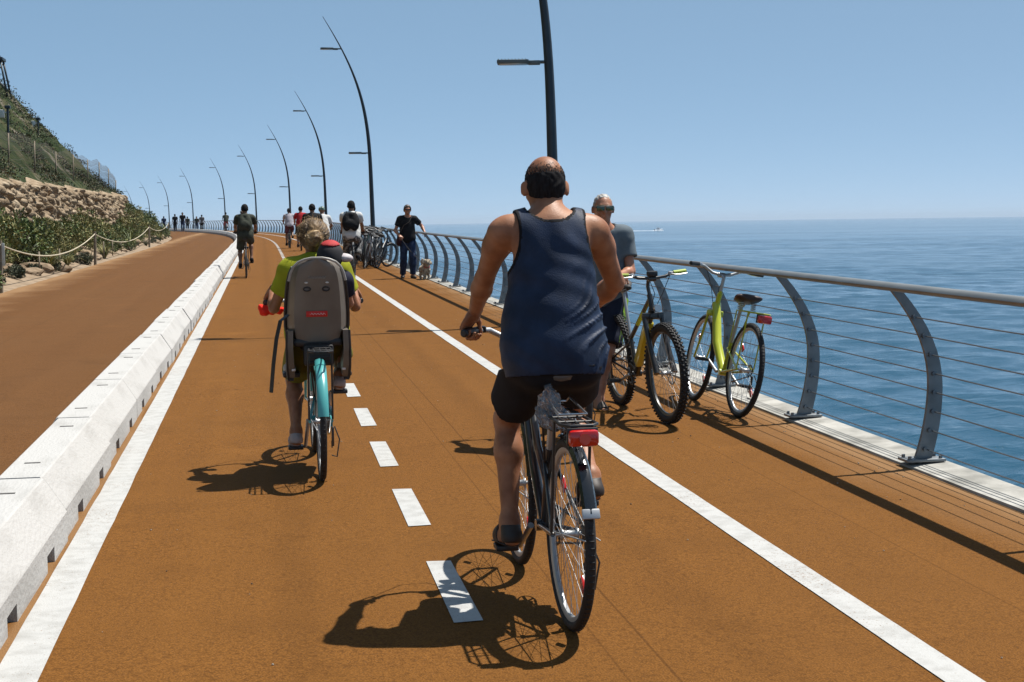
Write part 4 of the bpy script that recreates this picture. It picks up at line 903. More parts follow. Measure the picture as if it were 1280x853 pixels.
def person(name, label, J, loc=(0, 0, 0), rot=(0, 0, 0), vox=.012, hvox=.004, skin=None, female=False, build=1.0, group=None, face=True, cat='person'):
    """J: joint dict in local coordinates, sizes for a 1.75 m adult times J['k']"""
    t = thing(name, label, cat, loc, rot, group); k = J.get('k', 1.0); B = Body(); bl = build
    P, N, C = J['P'], J['N'], J['C']; sd, fr, up = torso_frame(P, N, J.get('side', V(1, 0, 0))); J['axes'] = (sd, fr, up)
    shL, shR = J['sh']; T = Body()
    hw = 1.06 if female else 1.0; ww = .90 if female else 1.0
    T.ell(P, (.158 * k * bl * hw, .112 * k * bl, .115 * k), [sd, fr, up], .06)
    T.ell(P * .55 + C * .45, (.142 * k * bl * ww, .104 * k * bl, .15 * k), [sd, fr, up], .06)
    T.ell(C, (.158 * k * bl * (.95 if female else 1), .108 * k * bl, .185 * k), [sd, fr, up], .06)
    if female:
        for q in (-1, 1): T.ell(C + fr * .085 * k + sd * q * .07 * k, (.062 * k, .06 * k, .062 * k), [sd, fr, up], .03)
    m = (shL + shR) / 2
    T.cap(m + (shL - m) * .80, m + (shR - m) * .80, .056 * k, .056 * k, .06)
    for q in (shL, shR): T.cap(N - up * .01 * k, m + (q - m) * .82 + up * .012 * k, .046 * k, .044 * k, .05)
    T.ell(m - fr * .055 * k - up * .05 * k, (.13 * k, .05 * k, .10 * k), [sd, fr, up], .05)
    for q in (-1, 1): T.ell(P - fr * .065 * k * bl + sd * q * .075 * k - up * .03 * k, (.085 * k * bl, .075 * k * bl, .09 * k), [sd, fr, up], .04)
    B.p += T.p
    # neck, head
    H, hf, hu = J['H'], nrm(J['hf']), nrm(J.get('hu', up)); hs = nrm(np.cross(hf, hu)); hu = np.cross(hs, hf); J['haxes'] = (hs, hf, hu)
    B.cap(N - up * .03 * k, H - hu * .045 * k - hf * .02 * k, .056 * k * (.85 if female else 1), .052 * k * (.85 if female else 1), .04)
    hd_ = Body(); hd_.ell(H + hu * .025 * k - hf * .008 * k, (.074 * k, .092 * k, .088 * k), [hs, hf, hu], .03); hd_.ell(H - hu * .03 * k + hf * .02 * k, (.060 * k, .072 * k, .085 * k), [hs, hf, hu], .04); B.p += hd_.p
    if face:
        B.ell(H - hu * .092 * k + hf * .066 * k, (.026 * k, .022 * k, .02 * k), [hs, hf, hu], .025)
        B.cap(H + hf * .090 * k + hu * .008 * k, H + hf * .108 * k - hu * .030 * k, .009 * k, .0145 * k, .014)
        B.cap(H + hf * .083 * k + hu * .022 * k - hs * .035 * k, H + hf * .083 * k + hu * .022 * k + hs * .035 * k, .011 * k, .011 * k, .015)
        for q in (-1, 1):
            B.ell(H + hs * q * .042 * k + hf * .07 * k - hu * .028 * k, (.02 * k, .018 * k, .018 * k), [hs, hf, hu], .02)
            B.cap(H + hf * .088 * k - hu * .058 * k + hs * q * .016 * k, H + hf * .093 * k - hu * .056 * k, .0065 * k, .008 * k, .005)
            B.cap(H + hf * .087 * k - hu * .068 * k + hs * q * .013 * k, H + hf * .091 * k - hu * .069 * k, .007 * k, .0085 * k, .005)
    for q in (-1, 1):
        ec = H + hs * q * .083 * k - hf * .010 * k - hu * .012 * k; en = nrm(hs * q * .75 - hf * .6); B.ell(ec, (.009 * k, .021 * k, .033 * k), [en, nrm(np.cross(hu, en)), hu], .008)
    # limbs
    arms = []
    for i, q in enumerate((-1, 1)):
        S, E, W = J['sh'][i], J['el'][i], J['wr'][i]; a = .92 if female else 1.0; a *= J.get('arm', 1)
        B.cap(S + (E - S) * .04, S + (E - S) * .30, .054 * k * a, .049 * k * a, .035); B.cap(S + (E - S) * .28, E, .049 * k * a, .037 * k * a, .03)
        B.cap(E, E + (W - E) * .28, .037 * k * a, .041 * k * a, .02); B.cap(E + (W - E) * .26, W, .041 * k * a, .0255 * k * a, .02); arms.append((S, E, W))
        hp, K, A = J['hip'][i], J['kn'][i], J['an'][i]; l = (1.05 if female else 1.0) * J.get('leg', 1)
        B.cap(hp, hp + (K - hp) * .45, .088 * k * l, .073 * k * l, .05); B.cap(hp + (K - hp) * .43, K, .073 * k * l, .050 * k * l, .03)
        sh = nrm(A - K); bk = J.get('calf', [None, None])[i]; bk = nrm(np.cross(np.cross(sh, nrm(hp - K) if np.linalg.norm(np.cross(sh, nrm(hp - K))) > .05 else -fr), sh)) if bk is None else nrm(bk)
        B.cap(K, K + (A - K) * .32 + bk * .014 * k, .048 * k * l, .054 * k * l, .03); B.cap(K + (A - K) * .30 + bk * .014 * k, A, .054 * k * l, .031 * k, .03)
        to = nrm(J['toe'][i]); fu = nrm(-(A - K) - to * ((-(A - K)) @ to)) if abs(nrm(A - K) @ to) < .95 else np.cross(to, sd)
        he = A - fu * .055 * k - to * .04 * k; B.cap(A, he, .032 * k, .030 * k, .03); bl_ = A - fu * .060 * k + to * .115 * k; B.cap(he, bl_, .030 * k, .027 * k, .03); B.cap(A + to * .01, bl_ - to * .04 * k, .030 * k, .024 * k, .04)
        B.cap(bl_, bl_ + to * .05 * k - fu * .006 * k, .026 * k, .018 * k, .02); sdv = np.cross(to, fu); 
        for e in (-.02, .0, .02): B.cap(bl_ + sdv * e * k, bl_ + sdv * e * 1.1 * k + to * .055 * k, .016 * k, .011 * k, .015)
        J.setdefault('foot', []).append((A, he, bl_, to, fu, sdv))
    for e in J.get('extra', ()): B.p.append(e)
    parts = [B.mesh(vox)]
    if J.get('hand') and hvox:
        for h in J['hand']:
            if h is None: continue
            Hb = Body(); hand(Hb, *h[:4], **(h[4] if len(h) > 4 else {})); parts.append(Hb.mesh(hvox))
    elif J.get('hand'):
        Hb = Body()
        for h in J['hand']: 
            if h is not None: B2 = V(*h[0]); Hb.cap(B2, B2 + nrm(h[1]) * .09, .03, .025, .02)
        parts.append(Hb.mesh(vox))
    o = skin_obj('body', parts, skin or M_skin, t, relax=1)
    J['T'] = T; J['hd'] = hd_; J['B'] = B; J['root'] = t; J['body'] = o
    return t
def plane(pt, n): pt = V(*pt); n = nrm(n); return lambda X, Y, Z: (X - pt[0]) * n[0] + (Y - pt[1]) * n[1] + (Z - pt[2]) * n[2]
def outside(c, r, ax=None):   # cut away an ellipsoid
    c = V(*c); r = V(*r); A = np.eye(3) if ax is None else np.array(ax)
    def f(X, Y, Z):
        u = [((X - c[0]) * A[i][0] + (Y - c[1]) * A[i][1] + (Z - c[2]) * A[i][2]) / r[i] for i in range(3)]; return (1 - np.sqrt(u[0] ** 2 + u[1] ** 2 + u[2] ** 2)) * r.min()
    return f
def folds(J, amp, f=1.0, seed=0, diag=.6, crease=0.0):
    sd, fr, up = J['axes']
    def g(X, Y, Z):
        a = X * sd[0] + Y * sd[1] + Z * sd[2]; b = X * up[0] + Y * up[1] + Z * up[2]; c = X * fr[0] + Y * fr[1] + Z * fr[2]
        w = np.sin(9 * f * a + 3.1 * np.sin(5 * b + seed) + 2 * c); q = diag * a + b + .03 * np.sin(14 * a + seed * 2) + .25 * np.abs(c)
        cr = 0
        if crease:
            e = b - .55 * a + .05 * np.sin(9 * a + seed) + .035 * np.sin(23 * b); w2 = np.clip((a - crease[0]) / .10, 0, 1) * np.clip((crease[1] - b) / .12, 0, 1); cr = w2 * (np.exp(-((np.sin(30 * e)) / .22) ** 2) * .8 + .6 * np.exp(-((np.sin(41 * e + 1.3 + 3 * a)) / .2) ** 2) - .5)
        return amp * (2.1 * cr + .55 * np.sin(38 * f * q + 2.2 * w + seed) * (.5 + .5 * np.sin(7 * b - 6 * a + seed * 1.7)) + .45 * np.sin(17 * f * (b - .5 * a) + 1.7 * np.sin(11 * a + seed)) + .25 * np.sin(61 * f * (q + .3 * a) + 3 * w))
    return g
def top(J, m, kind, nm, infl=.012, hem=-.06, vox=None, amp=.004, loose=.0, neck=.085, sleeve=.55, seed=0, flare=0, crease=0, trim=None):
    sd, fr, up = J['axes']; k = J.get('k', 1); P, N, C = J['P'], J['N'], J['C']; B = Body(); B.p += J['T'].p; vox = vox or .012
    if flare: B.ell(P - up * .02, (.160 * k + flare, .120 * k + flare, .34 * k), [sd, fr, up], .05)
    if loose: B.ell(P * .6 + C * .4, (.158 * k + loose, .112 * k + loose, .24 * k), [sd, fr, up], .06); B.ell(P + up * .02, (.163 * k + loose, .122 * k + loose, .13 * k), [sd, fr, up], .06)
    m_ = (J['sh'][0] + J['sh'][1]) / 2; cuts = [plane(P + up * hem * k, -up)]
    nk = N + fr * (.03 if kind != 'tank' else .0) * k + up * .035 * k; cuts.append(outside(nk, (neck * k, (neck + (.0 if kind != 'tank' else .035)) * k, (.075 if kind != 'tank' else .105) * k), [sd, fr, up]))
    if kind == 'tank':
        for i, q in enumerate((-1, 1)): c = J['sh'][i]; cuts.append(outside(c - up * .015 * k + sd * q * .03 * k + fr * .005, (.098 * k, .17 * k, .155 * k), [sd, fr, up]))
    else:
        for i in (0, 1):
            S, E = J['sh'][i], J['el'][i]; d = nrm(E - S); pt = S + (E - S) * sleeve
            B.cap(S - d * .0, S + (E - S) * min(1, sleeve + .25), .058 * k, (.056 if sleeve < 1 else .045) * k, .05, clip=[(pt, d)])
            if sleeve >= 1: W = J['wr'][i]; B.cap(E, W, .046 * k, .034 * k, .03, clip=[(W - nrm(W - E) * .02, nrm(W - E))])
    o = skin_obj(nm, [B.mesh(vox, infl, cuts, folds(J, amp, 1, seed, .6, crease) if amp else None)], [m] if trim is None else [m, trim], J['body'], relax=1)
    if trim is not None:       # bound edges at the neck and arm holes, a turned hem at the bottom
        n = len(o.data.polygons); c = np.zeros(n * 3, np.float32); o.data.polygons.foreach_get('center', c); c = c.reshape(-1, 3); mi = np.zeros(n, np.int32)
        for q, w in zip(cuts, [.004] + [.011] * 8): mi[np.asarray(q(c[:, 0], c[:, 1], c[:, 2])) > -w] = 1
        o.data.polygons.foreach_set('material_index', mi)
    return o
def legs(J, m, nm, frac=.8, infl=.012, waist=.06, vox=.012, amp=.004, full=False, loose=0.0, seed=1):
    sd, fr, up = J['axes']; k = J.get('k', 1); P = J['P']; B = Body(); B.p += [q for q in J['T'].p if q[0] == 'e'][:1]
    for q in (-1, 1): B.ell(P - fr * .065 * k + sd * q * .075 * k - up * .03 * k, (.09 * k, .078 * k, .09 * k), [sd, fr, up], .04)
    for i in (0, 1):
        hp, K, A = J['hip'][i], J['kn'][i], J['an'][i]; d = nrm(K - hp)
        if full:
            B.cap(hp, K, .09 * k, .056 * k + loose, .05); dd = nrm(A - K); B.cap(K, K + (A - K) * .35, .056 * k + loose, .058 * k + loose, .03); B.cap(K + (A - K) * .35, A + dd * .05, .058 * k + loose, .042 * k + loose, .03, clip=[(K + (A - K) * frac, dd)])
        else: fq = frac[i] if hasattr(frac, '__len__') else frac; pt = hp + (K - hp) * fq; B.cap(hp, K, .092 * k + loose * .3, .064 * k + loose, .05, clip=[(pt, d)])
    return skin_obj(nm, [B.mesh(vox, infl, [plane(P + up * waist * k, up)], folds(J, amp, 1.1, seed, -.3) if amp else None)], m, J['body'], relax=1)
def hair(J, m, nm='hair', infl=.010, front=.045, low=-.03, crown=None, vox=.006, amp=.004, extra=()):
    H, k = J['H'], J.get('k', 1); hs, hf, hu = J['haxes']; B = Body(); B.p += J['hd'].p[:1]; B.ell(H - hf * .03 * k - hu * .015 * k, (.066 * k, .066 * k, .075 * k), [hs, hf, hu], .03)
    for e in extra: B.p.append(e)
    cuts = [plane(H + hf * front * k + hu * .04 * k, nrm(hf - hu * .55)), plane(H + hu * low * k - hf * .05 * k, nrm(-hu + hf * .35))]
    if crown: cuts.append(outside(H + hu * crown[0] * k + hf * crown[1] * k, (crown[2] * k, crown[3] * k, crown[4] * k), [hs, hf, hu]))
    def d(X, Y, Z):
        a = X * hs[0] + Y * hs[1] + Z * hs[2]; b = X * hu[0] + Y * hu[1] + Z * hu[2]; c = X * hf[0] + Y * hf[1] + Z * hf[2]
        return amp * (np.sin(170 * a + 40 * b + 4 * np.sin(60 * b)) * .5 + .5 * np.sin(110 * b + 90 * c + 3 * np.sin(80 * a)))
    return skin_obj(nm, [B.mesh(vox, infl, cuts, d if amp else None)], m, J['body'], relax=1)
def sandals(J, m, nm='sandal', vox=.006, shoe=False, sole=.016):
    for i in (0, 1):
        A, he, bl, to, fu, sv = J['foot'][i]; k = J.get('k', 1); B = Body(); dn = -fu * (.030 * k)
        if shoe:
            B.cap(he, bl, .040 * k, .038 * k, .03); B.cap(bl, bl + to * .055 * k, .038 * k, .028 * k, .03); B.cap(he + fu * .03 * k, bl - to * .05 * k, .038 * k, .032 * k, .04)
            v = [B.mesh(vox, .002, [plane(A + fu * .0, fu)])]
        else:
            for e in (-.012, .012): B.cap(he + sv * e * k, bl + sv * e * 1.5 * k + to * .06 * k, .036 * k, .034 * k, .02)
            a = B.mesh(vox, 0, [plane(he + dn * 1.0, fu), plane(he + dn * 1.0 - fu * sole * k, -fu)])
            S = Body(); S.cap(he, bl, .035 * k, .033 * k, .02); S.cap(bl, bl + to * .03 * k, .033 * k, .028 * k, .02); S.cap(A, he, .037 * k, .036 * k, .02); S.cap(A + to * .02, bl, .035 * k, .028 * k, .03)
            b1 = S.mesh(vox * .8, .003, [plane(bl + to * .035 * k, to), plane(bl - to * .045 * k, -to)]); b2 = S.mesh(vox * .8, .003, [plane(he - to * .0 + to * .03 * k, to), plane(A - fu * .005, fu), plane(he - fu * .02 * k, -fu)])
            v = [a, b1, b2]
        skin_obj(nm, v, m, J['body'], relax=1)
M_skin = mat('skin_tanned', (.20, .076, .034), .52, col2=(.36, .165, .085), scale=13, bump=.10, bscale=150, sss=.06, spec=.35, detail=9, lo=.3, hi=.7)
M_skinr = mat('skin_ruddy', (.27, .11, .06), .42, col2=(.42, .20, .12), scale=14, bump=.2, bscale=150, sss=.05, spec=.45, detail=9, lo=.3, hi=.7)
M_skind = mat('skin_brown', (.20, .095, .05), .5, var=.15, scale=9)
def cloth(name, c, var=.15, bump=.15, rough=.85): return mat(name, c, rough, var=var, scale=11, bump=bump, bscale=240, spec=.2)

def ride(bi, k=1.0, lean=.25, back=.0, elbow=.35, kneeout=.02, shw=.185, head_tilt=0.0, hipup=.085, look=0.0, female=False, elz=-.15, al=(.285, .255)):
    """pose on bicycle info bi (local frame of the bicycle)"""
    sad = V(*bi['sad']); P = sad + V(0, .0 + back, hipup * k); up = nrm(V(0, math.sin(lean), math.cos(lean))); L = .52 * k; N = P + up * L; C = P + up * (.305 * k) + V(0, -.015, 0)
    fr = V(0, up[2], -up[1]); hu = nrm(up * .35 + V(0, 0, 1) * .65 + V(0, head_tilt, 0)); H = N + hu * .155 * k + V(0, .035 * k, 0); hf = nrm(np.cross(hu, V(1, 0, 0)) + V(look, 0, 0))
    J = dict(P=P, N=N, C=C, H=H, hf=hf, hu=hu, k=k); m = N - up * .055 * k
    J['sh'] = [m + V(q * shw * k, .0, -.01) + fr * .01 for q in (-1, 1)]; J['hip'] = [P + V(q * .088 * k, .02, -.03 * k) for q in (-1, 1)]; J['el'] = []; J['wr'] = []; J['kn'] = []; J['an'] = []; J['toe'] = []; J['hand'] = []
    for i, q in enumerate((-1, 1)):
        gp, gd = bi['grip'][q]; gp = V(*gp); gd = V(*gd); inn = -gd; S = J['sh'][i]
        fw = nrm(gp - S); fw = nrm(fw - gd * (fw @ gd)); d = nrm(V(0, .75, -.62) - gd * (V(0, .75, -.62) @ gd)); n = nrm(np.cross(d, gd)); n = n if n[2] < 0 else -n
        W = gp - n * .031 - d * .066; a_ = al[i] if hasattr(al[0], '__len__') else al; E, W = ik(S, W, a_[0] * k, a_[1] * k, S + V(q * elbow, -.25, elz - .35)); J['el'].append(E); J['wr'].append(W)
        J['hand'].append((W, d, n, inn, dict(curl=(1.0, 1.15, .8), thumb=1.0, sc=.98 * k)))
        pd = V(*bi['ped'][q]); to = nrm(V(q * .06, 1, -.12)); A = pd + V(q * .0, -.085, .105 * k); K, A = ik(J['hip'][i], A, .435 * k, .42 * k, J['hip'][i] + V(q * kneeout, 1, .2)); J['kn'].append(K); J['an'].append(A); J['toe'].append(to)
    return J

# ------------------------------------------------------------------ the man riding in front
M_navy = cloth('navy_jersey', (.012, .023, .052), .25, .2, .55); M_short = cloth('dark_shorts', (.010, .010, .013), .2, .2)
M_trim = cloth('dark_piping', (.006, .006, .008)); M_sandal = mat('brown_leather', (.022, .014, .010), .6, var=.2, scale=20)
M_hairk = mat('dark_hair', (.012, .011, .012), .85, spec=.15, var=.45, scale=60, stretch=(3, 1, .6)); M_hairg = mat('grey_hair', (.30, .29, .27), .6, var=.3, scale=60)
M_hairb = mat('blonde_hair', (.30, .19, .085), .5, col2=(.075, .045, .022), scale=16, stretch=(2, 2, .8)); M_hairbr = mat('brown_hair', (.035, .02, .012), .5, var=.4, scale=50)
def hero():
    loc = rd(1.06, 4.99); rot = (GR, 0, R(.6))
    fm = paint('graphite_frame', (.022, .024, .027)); fen = mat('fender_black', (.012, .013, .015), .14, coat=.6)
    t, bi = bike('bicycle', 'dark city bicycle with a red rear light under the navy tank top rider', dict(wb=1.0, frame_mat=fm, style='step', bar='city', bar_w=.275, bar_back=.135, bar_h=1.02, saddle=.905, saddle_mat=mat('grey_saddle_top', (.10, .10, .10), .4), crank=R(140), fenders=True, fender_mat=fen, fender_w=.026,
        fr0=R(157), flap=True, rack=True, light=True, clip=True, guard=None, seat_tube=.60, spokes=36, headlight=True, springs=False, saddle_w=.105, grip_mat=M_black), loc, rot)
    J = ride(bi, k=.975, lean=.15, elbow=.45, shw=.185, hipup=.065, kneeout=.05, elz=.33, head_tilt=.14, al=((.260, .234), (.285, .257)))
    J['H'] = J['H'] + V(0, .005, -.024); J['N'] = J['N'] + V(0, 0, .012); J['sh'] = [q + V(0, 0, .018) for q in J['sh']]
    person('person', 'balding man in a loose navy tank top riding away on the dark bicycle', J, loc, rot, vox=.0075, hvox=.0035, skin=M_skin, build=.98)
    ax = J['axes']
    top(J, M_navy, 'tank', 'tank_top', .012, -.085, .0065, .0058, loose=.008, neck=.092, seed=2, flare=.021, crease=(1e-3, 1.32), trim=M_trim)
    legs(J, M_short, 'shorts', (.68, .45), .013, -.045, .0075, .0045, loose=.014)
    hair(J, M_hairk, low=-.058, front=.05, infl=.0008, crown=(.094, .008, .094, .130, .104), vox=.0032, amp=.0024)
    H = J['H']; hs, hf, hu = J['haxes']; kk = J['k']; rnd = random.Random(21); st = MB(); n = 0       # short stubbly hairs, thinning out towards the bald crown
    while n < 4800:
        d = nrm(hs * rnd.gauss(0, 1) + hu * rnd.gauss(0, .8) + hf * rnd.gauss(-.4, .8)); p = H + hu * .025 * kk - hf * .008 * kk + d[0] * hs * .0745 * kk; w = V(d @ hs, d @ hf, d @ hu); p = H + hu * .025 * kk - hf * .008 * kk + hs * w[0] * .0742 * kk + hf * w[1] * .0922 * kk + hu * w[2] * .0882 * kk
        e = (p - H) @ hu; f_ = (p - H) @ hf; side = (p - H) @ hs
        if e < -.062 or f_ > .05: continue
        if rnd.random() < np.clip((e - .012 + .014 * (side > .01) - .25 * max(0, f_) + .018 * mnoise.noise(Vector(p) * 45)) / .085, 0, .98): continue
        q = nrm(d * .12 - hu * .9 + hs * rnd.gauss(0, .2)); st.tube([p - d * .001, p + q * .004 + d * .0015, p + q * rnd.uniform(.006, .010) + d * .0012], [.0009, .0008, .0003], 3, cap=False); n += 1
    st.build('short_hair', mat('salt_pepper_hair', (.014, .013, .014), .7, col2=(.11, .105, .105), scale=90, spec=.2, lo=.5, hi=.7), J['body'], fix=False)
    sandals(J, M_sandal)
    # trim round the neck and arm holes
    k = J['k']; sd, fr, up = ax
    # clear plastic bag tucked between saddle and rack
    B = Body(); B.ell((-.050, .10, .785), (.042, .055, .062), None, .03); B.ell((-.02, .07, .745), (.055, .06, .030), None, .03); B.cap((-.05, .10, .83), (-.045, .13, .875), .022, .008, .02)
    mp = bpy.data.materials.new('clear_plastic'); mp.use_nodes = True; nt = mp.node_tree; b = nt.nodes['Principled BSDF']; b.inputs['Base Color'].default_value = (.55, .58, .62, 1); b.inputs['Roughness'].default_value = .12; b.inputs['Transmission Weight'].default_value = .8; b.inputs['IOR'].default_value = 1.12; b.inputs['Specular IOR Level'].default_value = 1.0
    bag = skin_obj('plastic_bag', [B.mesh(.005, 0, (), lambda X, Y, Z: .011 * (np.abs(np.sin(62 * X + 38 * Z + 3 * np.sin(41 * Y))) - .5) + .009 * (np.abs(np.sin(57 * Y - 47 * Z + 2.5 * np.sin(60 * X))) - .5) + .005 * (np.abs(np.sin(130 * Z + 70 * X)) - .5))], mp, None, relax=0)
    bag.location = loc; bag.rotation_euler = rot; bag.data.polygons.foreach_set('use_smooth', np.zeros(len(bag.data.polygons), bool)); tag(bag, 'crumpled clear plastic bag wedged between the saddle and the rack of the nearest bicycle', 'bag')
hero()

# ------------------------------------------------------------------ the woman with the child seat
def woman():
    loc = rd(.30, 8.12); rot = (GR, 0, R(.3)); tq = paint('turquoise_paint', (.07, .33, .33), .3)
    t, bi = bike('bicycle', 'turquoise fendered bicycle carrying a taupe child seat', dict(R=.335, wb=1.02, frame_mat=tq, style='step', bar='city', bar_w=.29, bar_back=.16, bar_h=.97, saddle=.735, crank=R(100), fenders=True, fender_mat=tq, fender_w=.030, fr0=R(168), rack=True, light=False, guard=paint('teal_guard', (.06, .26, .27)),
        seat_tube=.48, spokes=32), loc, rot)
    M_lime = cloth('lime_shirt', (.26, .27, .012), .12, .15); M_ol = cloth('olive_cloth', (.16, .15, .02), .15, .15)
    bi2 = dict(bi); bi2['sad'] = bi['sad'] + Vector((0, .03, 0))
    J = ride(bi2, k=.865, lean=.30, elbow=.22, shw=.170, hipup=.075, kneeout=.10, head_tilt=.05, elz=-.4)
    person('person', 'woman with a messy blonde bun in a lime shirt riding with a child seat', J, loc, rot, vox=.010, hvox=.0045, skin=M_skin, female=True)
    top(J, M_lime, 'tee', 'shirt', .016, -.10, .009, .005, loose=.018, neck=.085, sleeve=.62, seed=5)
    legs(J, M_ol, 'shorts', .86, .012, .05, .010, .004, loose=.010)
    H = J['H']; hs, hf, hu = J['haxes']; k = .865; rnd = random.Random(8); M_hairb2 = mat('streaked_hair', (.06, .036, .018), .6, col2=(.20, .125, .058), scale=13, stretch=(2.0, 1.0, .5), lo=.38, hi=.66, spec=.25)
    ex = [ ('c', H - hf * .08 - hu * .055, H - hf * .07 - hu * .09, .03, .012, .03, None)]
    hair(J, M_hairb2, front=.055, low=-.10, infl=.013, vox=.006, amp=.002, extra=ex)
    Bn = Body(); Bn.cap(H - hf * .085 - hu * .018, H - hf * .128 - hu * .026, .034, .040, .02); Bn.ell(H - hf * .13 - hu * .02, (.046, .034, .040), [hs, hf, hu], .02)
    skin_obj('hair_bun', [Bn.mesh(.005, 0, (), lambda X, Y, Z: .005 * np.sin(150 * np.sqrt((X - H[0]) ** 2 + (Z - (H - hu * .02)[2]) ** 2 + 1e-6) + 3 * np.arctan2(Z - (H - hu * .02)[2], X - H[0]) + 20 * Y))], mat('honey_hair', (.13, .075, .03), .5, col2=(.36, .235, .10), scale=26, stretch=(1, 1, 2)), J['body'])
    st = MB()       # flyaway strands around the bun and crown
    bc = H - hf * .128 - hu * .024
    for i in range(1500):
        d = nrm(hs * rnd.gauss(0, 1) + hu * rnd.gauss(.25, .8) - hf * abs(rnd.gauss(.5, .7))); sr = lambda v: H + hu * .018 + nrm(v) * (.0935 + rnd.uniform(-.002, .004)); v = d.copy(); pts = [sr(v)]
        for q in range(4):
            tb = nrm(bc - pts[-1]); tb = nrm(tb - nrm(v) * (tb @ nrm(v)) + hs * rnd.gauss(0, .18) + hu * rnd.gauss(0, .10)); v = nrm(v) + tb * .16; pts.append(sr(v) + nrm(v) * (.004 if rnd.random() < .06 else 0))
        st.m = rnd.choice((0, 0, 1, 2)); st.tube(pts, [.0013, .0015, .0014, .0013, .0006], 3, cap=False)
    for i in range(420):
        d = nrm(V(rnd.gauss(0, 1), rnd.gauss(-.4, .8), rnd.gauss(0, 1))); p = bc + d * .040; ax_ = nrm(-hf + hu * rnd.gauss(0, .3)); tn = nrm(np.cross(d, ax_)); q = p + tn * .022 + d * rnd.uniform(.0, .004); w = bc + nrm(q + tn * .022 - bc) * (.041 if rnd.random() < .85 else .056); st.m = rnd.choice((1, 2, 2)); st.tube([p, q, w], [.0014, .0014, .0007], 3, cap=False)
    for i in range(70):
        d = nrm(hs * rnd.gauss(0, 1) + hu * rnd.gauss(.5, .7) - hf * rnd.gauss(.3, .8)); p = H + hu * .018 + d * .094; tn = nrm(np.cross(d, V(rnd.gauss(0, 1), rnd.gauss(0, 1), rnd.gauss(0, 1)))); st.m = 2; st.tube([p, p + tn * .025 + d * .012, p + tn * .045 + d * rnd.uniform(.005, .028)], [.0008, .0007, .0004], 3, cap=False)
    st.build('loose_hair', [mat('hair_brown', (.07, .04, .02), .5), mat('hair_dark_blonde', (.17, .10, .045), .5), mat('hair_blonde', (.34, .22, .095), .5)], J['body'], fix=False)
    sandals(J, mat('pale_sandal', (.33, .26, .24), .7), sole=.022)
    # ---- child seat
    c = thing('child_seat', 'taupe plastic child seat with a red sticker mounted over the rear wheel', 'child seat', loc, rot)
    M_t = mat('taupe_plastic', (.14, .118, .095), .36, var=.12, scale=7, bump=.06, bscale=300); M_d = mat('dark_seat_trim', (.018, .016, .016), .5); M_in = cloth('seat_padding', (.02, .02, .022))
    zs = [.775, .80, .86, .93, 1.0, 1.06, 1.12, 1.165, 1.2, 1.225, 1.24, 1.248]; ws = [.14, .165, .176, .176, .172, .167, .159, .148, .131, .105, .07, .03]
    def yb(z): return .12 - .17 * (z - .78)
    b = MB(); rg = []
    for z, w in zip(zs, ws):
        dp = .02 + .15 * (1 - max(0, (z - .78) / .47) ** 1.5) * .8; y = yb(z); o = []
        m = 16
        for i in range(m + 1):
            u = -1 + 2 * i / m; o.append(Vector((w * u, y - .0 + .03 * u * u + dp * max(0, abs(u) - .80) / .20, z)))
        for i in range(m, -1, -1):
            u = -1 + 2 * i / m; o.append(Vector((w * u * .93, y + .022 + .03 * u * u + dp * max(0, abs(u) - .80) / .20 * .98, z)))
        rg.append(o)
    b.loft(rg); b.build('shell', M_t, c)
    e = MB()        # dark rolled edge down both sides, pale bead over the top
    for sx in (-1, 1): e.tube([Vector((sx * (w + .003), yb(z) + .035 + .02 + .1 * (1 - max(0, (z - .78) / .47) ** 1.5), z)) for z, w in zip(zs[:-3], ws[:-3])], .011, 8)
    e.build('edge_trim', M_d, c); e = MB(); e.tube([Vector((sx * w, yb(z) + .012, z + .004)) for sx in (-1, 1) for z, w in (list(zip(zs[6:], ws[6:])) if sx < 0 else list(zip(zs[6:], ws[6:]))[::-1])], .0075, 8); e.build('top_bead', mat('pale_bead', (.30, .28, .25), .4), c)
    b = MB(); b.box((0, .26, .77), (.28, .27, .05), bev=.02); b.build('seat_pan', M_d, c)
    for sx in (-1, 1):
        q = MB(); rg = []
        for z, y0, y1, x0, x1 in ((.84, .10, .40, .140, .172), (.74, .10, .42, .142, .176), (.64, .12, .45, .138, .176), (.575, .15, .48, .134, .172), (.555, .17, .47, .146, .178)):
            rg.append([Vector((sx * x, y, z)) for x, y in ((x0, y0), (x1, y0), (x1, y1), (x0, y1))])
        q.loft(rg); q.m = 1; q.tube([Vector((sx * .175, .105, .84)), Vector((sx * .179, .105, .72)), Vector((sx * .177, .13, .62)), Vector((sx * .172, .16, .56))], .008, 6); q.tube([Vector((sx * .175, .16, .556)), Vector((sx * .142, .16, .556))], .008, 6)
        q.m = 2; q.box((sx * .142, .135, .615), (.022, .014, .014), bev=.003)
        q.build('leg_guard', [M_t, M_d, mat('white_clip', (.6, .6, .58), .4)], c)
        q = MB(); q.box((sx * .15, .40, .565), (.10, .16, .03), bev=.01); q.build('footrest', M_d, c)
    b = MB(); b.box((0, .12, .70), (.17, .09, .12), bev=.015)
    for sx in (-1, 1): b.tube([(sx * .03, .15, .70), (sx * .03, .30, .62), (sx * .012, .40, .52)], .007, 8)
    for z in (.66, .69, .72, .75): b.box((0, .072, z), (.15, .01, .008))
    b.build('mount_bracket', M_d, c)
    def on(x, z, dy=.003): return Vector((x, yb(z) - dy + .03 * (x / .17) ** 2, z))
    tilt = Matrix.Rotation(.17, 3, 'X')
    b = MB(); b.box(on(-.005, .935, .002), (.12, .005, .034), tilt, bev=.002); b.m = 1; rnd = random.Random(2)
